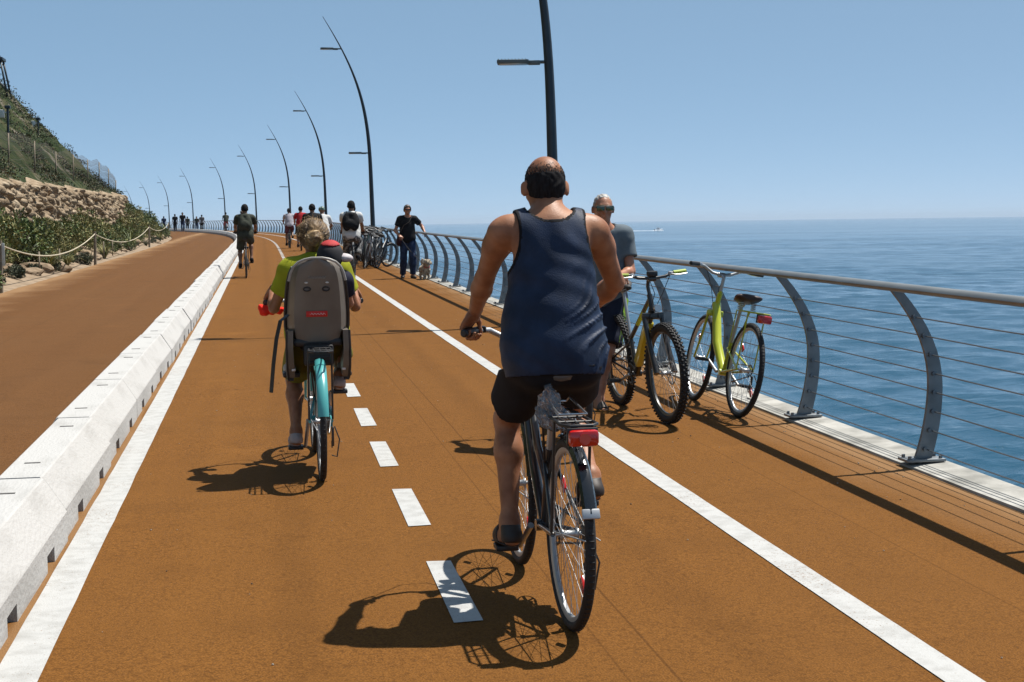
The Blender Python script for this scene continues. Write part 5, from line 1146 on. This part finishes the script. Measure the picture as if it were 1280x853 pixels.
    b.tube([on(-.055 + .0052 * i, .935 + .006 * sin(i * 1.9) * (1 if i > 2 else 1.8), .0055) for i in range(20)], .0014, 4); b.build('sticker', [mat('sticker_red', (.50, .012, .012), .4), mat('sticker_white', (.7, .7, .7), .5)], c)
    b = MB(); b.tube([on(-.05 + .0052 * i, 1.143 + .0045 * sin(i * 2.1) * (1.8 if i < 2 else 1), .003) for i in range(20)], .0021, 5); b.tube([on(-.052, 1.137, .003), on(.045, 1.137, .003)], .0016, 4); b.build('embossed_logo', mat('grey_emboss', (.24, .23, .21), .5), c)
    b = MB()
    for x in (-.058, .048):
        q = [on(x + .019 * cos(a), 1.077 + .0105 * sin(a), .002) for a in [2 * pi * i / 20 for i in range(20)]]; b.tube(q, .0045, 6, closed=True); b.m = 1; b.ell(on(x, 1.077, -.001), (.016, .003, .009)); b.m = 0
    b.m = 2
    for x in (-.062, .055): b.ell(on(x, 1.113, .001), (.010, .003, .005))
    b.build('belt_slot', [M_d, mat('slot_grey', (.12, .11, .10), .4), mat('white_stud', (.55, .55, .52), .3)], c)
    b = MB(); b.tube([(-.165, .14, .93), (-.21, .10, .90), (-.235, .07, .80), (-.255, .06, .66), (-.272, .05, .50)], .016, 6, flat=.25); b.build('strap', M_d, c)
    # ---- the child
    P = V(.035, .22, .865); N = P + V(.03, .02, .28); Jc = dict(P=P, N=N, C=P + V(.01, .0, .15), H=N + V(.02, .02, .095), hf=nrm(V(.45, 1, 0)), hu=V(0.1, 0, 1), k=.60)
    Jc['sh'] = [N + V(q * .10, .0, -.03) for q in (-1, 1)]; Jc['el'] = [N + V(q * .13, .08, -.17) for q in (-1, 1)]; Jc['wr'] = [N + V(q * .09, .20, -.19) for q in (-1, 1)]
    Jc['hip'] = [P + V(q * .055, .02, -.01) for q in (-1, 1)]; Jc['kn'] = [P + V(q * .11, .20, .0) for q in (-1, 1)]; Jc['an'] = [V(q * .15, .41, .625) for q in (-1, 1)]; Jc['toe'] = [V(0, 1, 0)] * 2; Jc['hand'] = [(w, V(0, 1, -.1), V(0, -.1, -1), V(-q, 0, 0), dict(sc=.6)) for w, q in zip(Jc['wr'], (-1, 1))]
    person('person', 'small child in a red and black cap sitting in the taupe child seat', Jc, loc, rot, vox=.009, hvox=.004, skin=M_skinr, cat='child')
    top(Jc, cloth('navy_child_shirt', (.014, .015, .03)), 'tee', 'shirt', .010, -.08, .008, .002, neck=.08, sleeve=.6); legs(Jc, cloth('child_shorts', (.02, .02, .03)), 'shorts', .85, .01, .03, .008, .0)
    sandals(Jc, mat('child_shoe', (.25, .24, .23), .6), 'shoe', .006, True)
    H = Jc['H']; hs, hf, hu = Jc['haxes']; A = [hs, hf, hu]; B = Body(); B.ell(H + hu * .022 - hf * .004, (.075, .082, .080), A, .01); B.ell(H - hf * .03 - hu * .02, (.066, .06, .062), A, .03)
    q1 = skin_obj('cap', [B.mesh(.005, 0, [plane(H - hu * .035, -hu), plane(H + hf * .085, hf)])], mat('black_cap', (.008, .008, .012), .8, var=.2, scale=30), Jc['body'])
    B = Body(); B.ell(H + hu * .028 - hf * .004, (.077, .084, .082), A, .01); skin_obj('cap_crown', [B.mesh(.005, 0, [plane(H + hu * .082 - hf * .01, nrm(-hu + hf * .12))])], mat('red_cap', (.33, .012, .014), .8, var=.2, scale=30), q1)
    B = Body(); B.ell(H + hs * .075 + hu * .012 + hf * .03, (.052, .045, .026), A, .01); skin_obj('cap_brim', [B.mesh(.004, 0)], mat('pale_cap_brim', (.42, .38, .39), .7, var=.2, scale=30), q1)
    # ---- red bundle on the left grip
    gp = bi['grip'][-1][0]; B = Body(); rnd = random.Random(9)
    for i in range(12): B.ell(V(gp.x - .01 + rnd.uniform(-.05, .075), gp.y - .05 + rnd.uniform(-.02, .03), gp.z - .038 + rnd.uniform(-.022, .012)), (rnd.uniform(.016, .034), .025, rnd.uniform(.014, .024)), None, .015)
    o = skin_obj('cloth', [B.mesh(.005, 0, (), lambda X, Y, Z: .004 * np.sin(90 * X + 30 * Z) * np.sin(70 * Z + 60 * X))], cloth('signal_red', (.75, .025, .012), .05), None); o.location = loc; o.rotation_euler = rot; tag(o, 'bright red cloth tied at the left grip of the child seat bicycle', 'cloth')
woman()

# ------------------------------------------------------------------ by the railing: man in sunglasses, mountain bike, yellow bicycle
def stand(k=1.0, feet=((-.10, 0), (.10, 0)), hands=(None, None), lean=(0, 0), knees=(None, None), face=(0, 1, 0), drop=0.0, step=.0, shw=.185):
    zf = .085 * k; P = V((feet[0][0] + feet[1][0]) / 2, (feet[0][1] + feet[1][1]) / 2, .955 * k - drop) + V(lean[0] * .3, lean[1] * .3, 0); N = P + nrm(V(lean[0], lean[1] + .04, 1)) * .525 * k; up = nrm(N - P); C = P + up * .31 * k
    J = dict(P=P, N=N, C=C, H=N + V(lean[0] * .05, .03, .155) * k, hf=nrm(V(*face)), hu=V(0, 0, 1), k=k); m = N - up * .055 * k; J['sh'] = [m + V(q * shw * k, 0, -.01) for q in (-1, 1)]
    J['hip'] = [P + V(q * .09 * k, .0, -.03 * k) for q in (-1, 1)]; J['el'] = []; J['wr'] = []; J['kn'] = []; J['an'] = []; J['toe'] = []; J['hand'] = []
    for i, q in enumerate((-1, 1)):
        S = J['sh'][i]; h = hands[i]
        W = V(*h) if h is not None else S + V(q * .07, .03 + .04 * q * step, -.535 * k); E, W = ik(S, W, .29 * k, .265 * k, S + V(q * .35, -.5, -.2)); J['el'].append(E); J['wr'].append(W); d = nrm(W - E)
        if h is not None: d = nrm(d * .6 + V(0, .6, -.2)); n = nrm(np.cross(V(1, 0, 0), d)); n = n if n[2] < 0 else -n; J['hand'].append((W, d, n, V(-q, 0, 0), dict(curl=(.8, .9, .6), sc=k)))
        else: J['hand'].append((W, d, V(-q, 0, 0), nrm(V(0, 1, .2)), dict(curl=(.3, .35, .3), sc=k)))
        A = V(feet[i][0], feet[i][1], zf); K, A = ik(J['hip'][i], A, .445 * k, .43 * k, J['hip'][i] + (V(q * .05, 1, 0) if knees[i] is None else V(*knees[i]))); J['kn'].append(K); J['an'].append(A); J['toe'].append(nrm(V(q * .2, 1, 0)))
    return J
def railing_group():
    # mountain bike, heading towards the camera
    loc = rd(2.715, 10.80); a = math.atan2(-(2.83 - 2.765), -(9.72 - 10.80)) # heading towards -y
    hz = math.atan2(-(2.825 - 2.765), (9.75 - 10.80)); 
    yel = paint('yellow_paint', (.52, .42, .02)); blk = paint('black_paint', (.012, .012, .013), .35); lime = mat('lime_grip', (.28, .36, .03), .6)
    t, bi = bike('mountain_bike', 'black mountain bike with a yellow down tube and knobbly tyres leaning by the railing', dict(R=.352, tr=.028, wb=1.10, bb=.44, frame_mat=blk, fork='sus', fork_mat=blk, crown=.07, head=.12, style='mtb', down=.026, battery=yel, accent=paint('lime_paint', (.30, .36, .02)), knobs=True, bar='flat', bar_w=.275, bar_h=1.01, stem_len=.07, stem_mat=blk, bar_mat=blk,
        saddle=.94, seat_tube=.56, disc=True, rim_mat=blk, grip_mat=lime, mirror_box=True, crank=R(200), headlight=True, steer=R(3), spokes=32, lever_mat=M_alu), loc, (0, R(3.5), pi + math.atan2(2.83 - 2.765, 1.08)))
    loc2 = rd(3.35, 9.9); yg = paint('acid_yellow_paint', (.42, .46, .02))
    bike('bicycle', 'acid yellow city bicycle with a red rear reflector leaning against the railing', dict(R=.345, tr=.02, wb=1.03, frame_mat=yg, fork_mat=yg, style='mono', bar='city', bar_w=.29, bar_back=.12, bar_h=1.06, head=.13, saddle=.86, seat_tube=.52, rack=True, rack_mat=yg, light=True, crank=R(205), steer=R(-3), spokes=28, stand=False, lever_mat=M_chrome, springs=True,
        saddle_mat=mat('brown_saddle', (.035, .015, .012), .4, bump=.1), fenders=False), loc2, (0, R(9.5), R(1)))
    # the man: faces the camera
    L0 = rd(2.52, 10.95); W = lambda x, y, z: (-(x - L0.x), -(y - L0.y), z - L0.z)
    hnd = W(2.66, 10.62, 1.09)
    J = stand(.97, feet=((W(2.66, 11.0, 0)[0], W(2.66, 11.0, 0)[1]), (W(2.47, 10.72, 0)[0], W(2.47, 10.72, 0)[1])), hands=(hnd, None), lean=(-.06, .05), face=(.06, 1, -.05), drop=.03)
    # local -x is to the right in the photo: that arm and leg show
    J['P'] = V(*W(2.60, 10.93, .94)); up = nrm(V(*W(2.61, 10.90, 1.46)) - J['P']); J['N'] = J['P'] + up * .51; J['C'] = J['P'] + up * .30; J['H'] = J['N'] + V(.015, .04, .15); m = J['N'] - up * .055
    J['sh'] = [m + V(q * .172, 0, -.01) for q in (-1, 1)]; J['hip'] = [J['P'] + V(q * .09, 0, -.03) for q in (-1, 1)]
    E, w = ik(J['sh'][0], hnd, .285, .26, J['sh'][0] + V(-.5, -.5, -.6)); J['el'][0] = E; J['wr'][0] = w; E, w = ik(J['sh'][1], J['sh'][1] + V(.08, .04, -.52), .285, .26, J['sh'][1] + V(.3, -.5, 0)); J['el'][1] = E; J['wr'][1] = w
    J['hand'] = [(J['wr'][0], nrm(V(-.15, .9, -.35)), nrm(V(0, -.3, -1)), V(1, 0, 0), dict(curl=(.8, .9, .6), sc=.97)), (J['wr'][1], V(0, .1, -1), V(-1, 0, 0), V(0, 1, .2), dict(curl=(.3, .3, .3), sc=.97))]
    an0 = V(*W(2.50, 10.66, .085)); an1 = V(*W(2.36, 11.0, .085)); J['an'] = [an0, an1]; J['kn'] = [V(*W(2.70, 10.72, .50)), V(*W(2.48, 10.86, .50))]; J['kn'][0], J['an'][0] = ik(J['hip'][0], an0, .43, .415, J['hip'][0] + V(-.8, .8, 0)); J['kn'][1], J['an'][1] = ik(J['hip'][1], an1, .43, .415, J['hip'][1] + V(.1, 1, 0)); J['toe'] = [nrm(V(-.2, 1, 0)), nrm(V(.3, 1, 0))]
    person('person', 'man in green sunglasses and grey shirt standing behind the navy rider', J, L0, (0, 0, pi), vox=.010, hvox=.0045, skin=M_skinr)
    top(J, cloth('grey_tee', (.10, .125, .145)), 'tee', 'shirt', .014, -.10, .009, .004, loose=.012, sleeve=.6, seed=3)
    sh = legs(J, cloth('navy_shorts', (.014, .018, .035)), 'shorts', .92, .014, .05, .010, .004, loose=.03)
    hair(J, M_hairg, front=.03, low=-.05, infl=.0015, vox=.0045, amp=.003); sandals(J, M_sandal)
    H = J['H']; hs, hf, hu = J['haxes']; g = MB(); A = Matrix([list(hs), list(hf), list(hu)]).transposed()
    for q in (-1, 1): g.box(H + hf * .101 + hs * q * .036 + hu * .003, (.062, .012, .040), A, bev=.006)
    g.m = 1; g.tube([H + hf * .104 + hu * .016 - hs * .06, H + hf * .108 + hu * .017, H + hf * .104 + hu * .016 + hs * .06], .004, 6)
    for q in (-1, 1): g.tube([H + hf * .098 + hs * q * .068 + hu * .01, H - hf * .0 + hs * q * .082 + hu * .012], .004, 6)
    g.build('sunglasses', [mat('green_lens', (.012, .06, .025), .08, coat=1), M_black], J['body'])
    # lime side stripe with dark letters on the shorts leg
    hp, K = J['hip'][0], J['kn'][0]; d = nrm(K - hp); out = nrm(V(-.75, .62, 0)); out = nrm(out - d * (out @ d)); sd = nrm(np.cross(out, d)); M3 = Matrix([list(sd), list(out), list(-d)]).transposed()
    q = MB(); ctr = lambda s: hp + d * s + out * (.104 + .014 - .045 * s); q.tube([ctr(s) for s in (.02, .12, .22, .32, .385)], .034, 4, flat=.1, up=out); q.build('side_stripe', mat('lime_print', (.22, .40, .02), .7), J['body'])
    cu = bpy.data.curves.new('letters', 'FONT'); cu.body = 'URLE'; cu.size = .085; cu.extrude = .0015; cu.align_x = 'CENTER'; cu.align_y = 'CENTER'; tmp = bpy.data.objects.new('letters', cu); COL.objects.link(tmp)
    me = bpy.data.meshes.new_from_object(tmp.evaluated_get(bpy.context.evaluated_depsgraph_get())); bpy.data.objects.remove(tmp); me.materials.clear(); me.materials.append(mat('dark_letters', (.01, .03, .02), .7)); o = link(bpy.data.objects.new('lettering', me), J['body'])
    X = Vector(list(-d)); Z = Vector(list(out)); Y = Z.cross(X); M4 = Matrix((X, Y, Z)).transposed().to_4x4(); M4.translation = Vector(list(ctr(.24) + out * .006)); o.matrix_local = M4
railing_group()

# ------------------------------------------------------------------ everybody further off
M_white = cloth('white_cotton', (.50, .50, .49), .08); M_greyc = cloth('grey_cotton', (.12, .12, .125)); M_blackc = cloth('black_cotton', (.010, .010, .012)); M_jeans = cloth('blue_jeans', (.018, .032, .075), .3)
M_redc = cloth('red_shirt', (.34, .015, .02)); M_khaki = cloth('khaki_dark', (.035, .04, .03), .3); M_pink = cloth('faded_pink', (.28, .10, .12)); M_purple = cloth('dull_purple', (.10, .04, .07)); M_tank = cloth('teal_grey', (.05, .07, .075))
M_darkbike = paint('dark_bike_paint', (.02, .021, .023), .35)
def lowbike(name, label, loc, rot, **kw):
    P = dict(low=True, wb=1.04, frame_mat=M_darkbike, style='diamond', bar='flat', bar_w=.29, bar_h=1.03, saddle=.92, seat_tube=.56, spokes=14, R=.34, tr=.021); P.update(kw); g = P.pop('group', None)
    return bike(name, label, P, loc, rot, g)
def cyclist(l, s, plabel, blabel, shirt, shorts, hairm, k=1.0, vox=.016, lean=.35, pack=None, helmet=None, turn=0.0, full=False, skin=None, sleeve=.6, crank=60, group=None, shoes=None, saddle=.92, look=0, bk=None):
    loc = rd(l, s); rot = (GR, 0, hd(s) + turn); bw = .25 if k < .9 else .29; t, bi = lowbike('bicycle', blabel, loc, rot, crank=R(crank), saddle=saddle, bar_w=bw, frame_mat=bk or M_darkbike)
    J = ride(bi, k=k, lean=lean, elbow=.3 if k > .9 else .1, hipup=.08, kneeout=.08, look=look, shw=.185 if k > .9 else .165); person('person', plabel, J, loc, rot, vox=vox, hvox=None if vox > .02 else .008, skin=skin or M_skind, group=group)
    top(J, shirt, 'tee', 'shirt', .016, -.09, vox * .9, .004, loose=.015, sleeve=sleeve); legs(J, shorts, 'trousers' if full else 'shorts', .97 if full else .8, .015, .05, vox * .9, .003, full=full, loose=.015)
    if helmet is None: hair(J, hairm, front=.05, low=-.05, infl=.012, vox=vox * .6, amp=.003)
    else:
        H = J['H']; hs, hf, hu = J['haxes']; A = [hs, hf, hu]; B = Body(); B.ell(H + hu * .03, (.092, .118, .092), A, .01); skin_obj('helmet', [B.mesh(.008, 0, [plane(H + hu * .0, -hu)], lambda X, Y, Z: .006 * np.sign(np.sin(60 * (X * hs[0] + Y * hs[1] + Z * hs[2]))))], helmet, J['body'])
    sandals(J, shoes or M_blackc, 'shoe', vox * .6, True)
    if pack is not None:
        sd, fr, up = J['axes']; C = J['C']; q = thing('backpack', pack[0], 'backpack', loc, rot); A = [sd, fr, up]; B = Body(); w = pack[2]
        for x in (-.07, .07): B.ell(C - fr * .165 + sd * x * w - up * .03, (.085 * w, .085, .20), A, .06)
        B.ell(C - fr * .235 - up * .09, (.105 * w, .045, .10), A, .03); B.ell(C - fr * .15 + up * .14, (.10 * w, .07, .06), A, .04)
        o = skin_obj('pack', [B.mesh(vox * .8, 0, (), folds(J, .003))], pack[1], q); b = MB()
        for sg in (-1, 1):
            S = J['sh'][0 if sg < 0 else 1]; b.tube([C - fr * .12 + up * .17 + sd * sg * .08, J['N'] + sd * sg * .105 + up * .03 - fr * .02, J['N'] + sd * sg * .115 + fr * .085 - up * .03, C + fr * .135 + sd * sg * .125, C + fr * .05 + sd * sg * .175 - up * .10, C - fr * .13 - up * .16 + sd * sg * .12], .020, 6, flat=.35)
        b.build('strap', pack[3], q)
    return J, loc, rot
def crowd():
    gm = mat('helmet_green', (.10, .16, .13), .35, var=.4, scale=9)
    cyclist(-.39, 34.6, 'cyclist in dark khaki with a backpack riding beside the white barrier', 'dark bicycle ridden close to the lane line by the khaki cyclist', M_khaki, M_khaki, M_hairk, .97, .014, .30, ('dark green backpack on the khaki cyclist by the barrier', M_khaki, 1.0, M_tank), crank=20, skin=M_skind)
    J, loc, rot = cyclist(1.93, 32.0, 'cyclist in a white shirt with a big black backpack left of the parked bicycles', 'dark bicycle ridden by the white shirted backpack wearer', M_white, mat('patterned_cotton', (.02, .02, .022), .8, col2=(.2, .2, .2), scale=18, lo=.5, hi=.56), M_hairk, 1.0, .014, .22, ('large black and grey backpack on the white shirted cyclist', M_blackc, 1.25, M_greyc), turn=-.12, full=True, skin=M_skind, crank=75)
    cyclist(2.28, 36.5, 'cyclist in white half hidden behind the backpack wearer', 'bicycle of the half hidden cyclist in white', M_white, M_blackc, M_hairk, .93, .018, .25, skin=M_skind, crank=120)
    cyclist(1.30, 37.5, 'dark haired cyclist in black mostly hidden behind the blonde woman', 'bicycle hidden in front of the blonde woman', M_blackc, M_blackc, M_hairk, .98, .016, .28, crank=30)
    cyclist(1.68, 40.5, 'cyclist in a green helmet and white shirt ahead of the woman', 'bicycle of the helmeted cyclist in white', M_white, M_greyc, None, .95, .018, .45, helmet=gm, crank=80)
    cyclist(1.57, 59, 'cyclist in a bright red shirt ahead of the blonde woman', 'bicycle ridden by the red shirted cyclist', M_redc, M_blackc, M_hairk, 1.03, .022, .25, crank=50, skin=M_skinr)
    cyclist(1.20, 63.5, 'small distant cyclist in a pale shirt and dark shorts', 'bicycle of the small cyclist in a pale shirt', cloth('lilac_white', (.36, .34, .38)), M_purple, M_hairk, .98, .024, .30, crank=110, turn=.03)
    cyclist(-.45, 100, 'distant cyclist in faded pink behind the khaki cyclist', 'bicycle of the distant cyclist in pink', M_pink, M_purple, M_hairbr, 1.0, .03, .25, crank=10)
    cyclist(-.10, 104, 'distant cyclist in dull purple beside the one in pink', 'bicycle of the distant cyclist in purple', M_purple, M_pink, M_hairk, .98, .03, .3, crank=100)
    cyclist(.1, 124, 'lone far cyclist in dark clothes on the bend', 'bicycle of the lone far cyclist on the bend', M_khaki, M_pink, M_hairk, 1.0, .03, .25, crank=70)
    cyclist(1.91, 8.70, 'small cyclist hidden in front of the navy tank top rider, shadow beside his knee', 'bicycle hidden in front of the nearest bicycle', M_khaki, M_blackc, M_hairk, .85, .014, .42, saddle=.77, crank=20)
    # strollers far round the bend
    for px, s, k, sh, sw, lab, face in ((219, 146, 1.0, M_blackc, M_blackc, 'leftmost far stroller of the trio in black', 1), (228.5, 143, 1.08, M_blackc, M_jeans, 'tallest far stroller in the middle of the trio', -1), (234.5, 148, .86, M_khaki, M_blackc, 'smallest far stroller at the right of the trio', 1),
                                   (246, 150, .86, M_khaki, M_jeans, 'shorter far stroller of the pair by the bend', -1), (252.5, 147, .95, M_greyc, M_blackc, 'taller far stroller of the pair by the bend', 1), (205, 152, .9, M_jeans, M_khaki, 'far stroller half hidden by the roadside plants', 1)):
        p = ray_at(px, 284, s); loc = Vector((p.x, s, gz(s))); J = stand(k, feet=((-.09, .16), (.09, -.16)), step=3.0); person('person', lab, J, loc, (0, 0, 0 if face > 0 else pi), vox=.03, hvox=None, skin=M_skind, face=False)
        top(J, sh, 'tee', 'shirt', .02, -.1, .028, 0, sleeve=.6); legs(J, sw, 'trousers', .9, .015, .05, .028, 0, full=True); hair(J, M_hairk, infl=.014, vox=.016, amp=0)
    # the walker with the dog
    L0 = rd(3.27, 33.0); k = .955
    J = stand(k, feet=((-.10, .16), (.09, -.12)), hands=((-.40, .10, 1.04), (.20, .24, .98)), step=1.0, lean=(-.01, 0)); person('person', 'walker in a black tee and blue jeans with a dog by the railing', J, L0, (0, 0, pi + .05), vox=.012, hvox=.006, skin=M_skinr)
    top(J, M_blackc, 'tee', 'shirt', .015, -.13, .011, .004, loose=.012, sleeve=.6); legs(J, M_jeans, 'trousers', .96, .014, .05, .011, .004, full=True, loose=.01); hair(J, M_hairbr, infl=.016, front=.055, low=-.04, vox=.007, amp=.006); sandals(J, M_sandal, 'shoe', .008, True)
    sd, fr, up = J['axes']; P = J['P']; bagt = thing('shoulder_bag', 'dark purple shoulder bag on the hip of the walker with the dog', 'bag', L0, (0, 0, pi + .05)); B = Body(); B.ell(P + V(.20, .06, -.02), (.05, .13, .15), None, .02); B.ell(P + V(.21, .06, -.08), (.055, .12, .09), None, .03)
    skin_obj('bag', [B.mesh(.012, 0)], cloth('bag_purple', (.035, .015, .022)), bagt); b = MB(); b.tube([P + V(.19, .06, .10), P + V(.10, .15, .30), J['C'] + V(-.02, .155, .08), J['N'] + V(-.10, .07, .02), J['N'] + V(-.11, -.06, -.02), J['C'] + V(.04, -.15, 0), P + V(.18, .0, .10)], .012, 6, flat=.4); b.build('strap', mat('strap_tan', (.10, .075, .06), .7), bagt)
    H = J['H']; hs, hf, hu = J['haxes']; g = MB(); A = Matrix([list(hs), list(hf), list(hu)]).transposed()
    for q in (-1, 1): g.box(H + hf * .098 + hs * q * .034 + hu * .004, (.055, .012, .036), A, bev=.005)
    g.box(H + hf * .101 + hu * .012, (.13, .008, .008), A); g.build('sunglasses', M_black, J['body'])
    # dog
    D0 = rd(3.60, 32.35); d = thing('dog', 'small shaggy cream dog on a leash beside the walker', 'dog', D0, (0, 0, pi + .12)); B = Body()
    B.ell((0, -.02, .235), (.082, .17, .088), None, .05); B.ell((0, .11, .25), (.085, .085, .10), None, .05); B.ell((0, -.16, .24), (.075, .08, .085), None, .05); B.cap((0, .15, .28), (0, .21, .36), .062, .055, .05)
    B.ell((0, .235, .385), (.066, .07, .062), None, .04); B.cap((0, .28, .365), (0, .325, .352), .036, .030, .03); B.ell((0, .35, .36), (.014, .012, .011), None, .004)
    for q in (-1, 1):
        B.cap((q * .055, .225, .43), (q * .085, .23, .36), .024, .030, .03); B.cap((q * .05, .14, .20), (q * .052, .135, .10), .042, .028, .04); B.cap((q * .052, .135, .10), (q * .052, .145, .02), .028, .024, .02); B.cap((q * .052, .145, .02), (q * .052, .175, .017), .024, .018, .02)
        B.cap((q * .055, -.15, .22), (q * .06, -.12, .13), .058, .036, .04); B.cap((q * .06, -.12, .13), (q * .06, -.20, .075), .032, .023, .02); B.cap((q * .06, -.20, .075), (q * .06, -.185, .02), .023, .022, .02); B.cap((q * .06, -.185, .02), (q * .06, -.155, .017), .022, .018, .02)
    B.cap((0, -.22, .29), (0, -.27, .38), .028, .032, .03); B.cap((0, -.27, .38), (0, -.24, .44), .032, .02, .03)
    fur = lambda X, Y, Z: .007 * (np.sin(75 * X + 3 * np.sin(60 * Z)) * np.sin(70 * Y + 2 * np.sin(50 * X)) + np.sin(95 * Z + 40 * Y) * .7)
    skin_obj('body', [B.mesh(.008, 0, (), fur)], mat('cream_fur', (.42, .36, .27), .9, col2=(.22, .17, .12), scale=14), d); e = MB()
    for q in (-1, 1): e.ell((q * .028, .29, .398), (.009, .009, .009))
    e.ell((0, .362, .362), (.015, .012, .012)); e.build('eyes_and_nose', M_black, d); e = MB(); e.ring((0, .17, .30), (0, .55, .8), .066, .009, 20, 6); e.build('collar', M_redc, d)
    hw = Matrix.Translation(L0) @ Matrix.Rotation(pi + .05, 4, 'Z') @ Vector((.20, .30, .96)); dc = Matrix.Translation(D0) @ Matrix.Rotation(pi + .12, 4, 'Z') @ Vector((-.02, .16, .35)); b = MB()
    b.tube([hw.lerp(dc, q / 10) - Vector((0, 0, .10 * (1 - (q / 5 - 1) ** 2))) for q in range(11)], .006, 5); tag(b.build('leash', M_black), 'thin dark leash from the walker\'s hand to the cream dog', 'leash')
    # bicycles parked along the railing
    rnd = random.Random(12); cols = [M_darkbike, paint('grey_paint', (.16, .17, .18)), M_darkbike, paint('plum_paint', (.06, .02, .05)), M_darkbike, paint('green_paint', (.02, .05, .035)), paint('silver_paint', (.35, .36, .38)), M_darkbike, paint('blue_paint', (.02, .035, .07)), M_darkbike, M_darkbike, paint('maroon_paint', (.08, .012, .015)), M_darkbike]
    protos = []
    for i in range(13):
        s = 39.3 + i * .62 + rnd.uniform(-.1, .1); l = 3.02 + rnd.uniform(-.06, .10) - (.02 * i if i < 4 else .0); ang = R(rnd.uniform(10, 26)) * (1 if i % 3 else -1)
        rt = (0, R(rnd.uniform(5, 9)), (pi if i % 2 else 0) - abs(ang) * (1 if i % 2 else 1))
        if i % 2: rt = (0, -rt[1], rt[2])
        lab = 'dark parked bicycle in the cluster leaning on the railing under the lamp' if i else 'nearest bicycle of the dark parked cluster leaning on the railing'
        lowbike('bicycle', lab, rd(l, s), rt, frame_mat=cols[i], style='step' if i % 4 == 1 else 'diamond', bar='city' if i % 3 == 1 else 'flat', bar_back=.1, steer=R(rnd.uniform(-25, 25)), fenders=(i % 3 == 0), fender_mat=M_black, rack=(i % 3 == 1), saddle=rnd.uniform(.86, .96), group='dark bicycles parked along the railing', crank=R(rnd.uniform(0, 360)))
crowd()

# ------------------------------------------------------------------ the hazy air over land and sea
def haze():
    b = MB(); b.box((6000, 7900, 12.5), (20900, 16700, 45)); m = bpy.data.materials.new('haze_air'); m.use_nodes = True; nt = m.node_tree; nt.nodes.remove(nt.nodes['Principled BSDF'])
    v = nt.nodes.new('ShaderNodeVolumePrincipled'); v.inputs['Color'].default_value = (.62, .75, .90, 1); v.inputs['Density'].default_value = HAZE; v.inputs['Anisotropy'].default_value = 0.0
    nt.links.new(v.outputs[0], nt.nodes['Material Output'].inputs['Volume']); tag(b.build('haze', m, smooth=False), kind='stuff')
HAZE = 8e-5
haze()
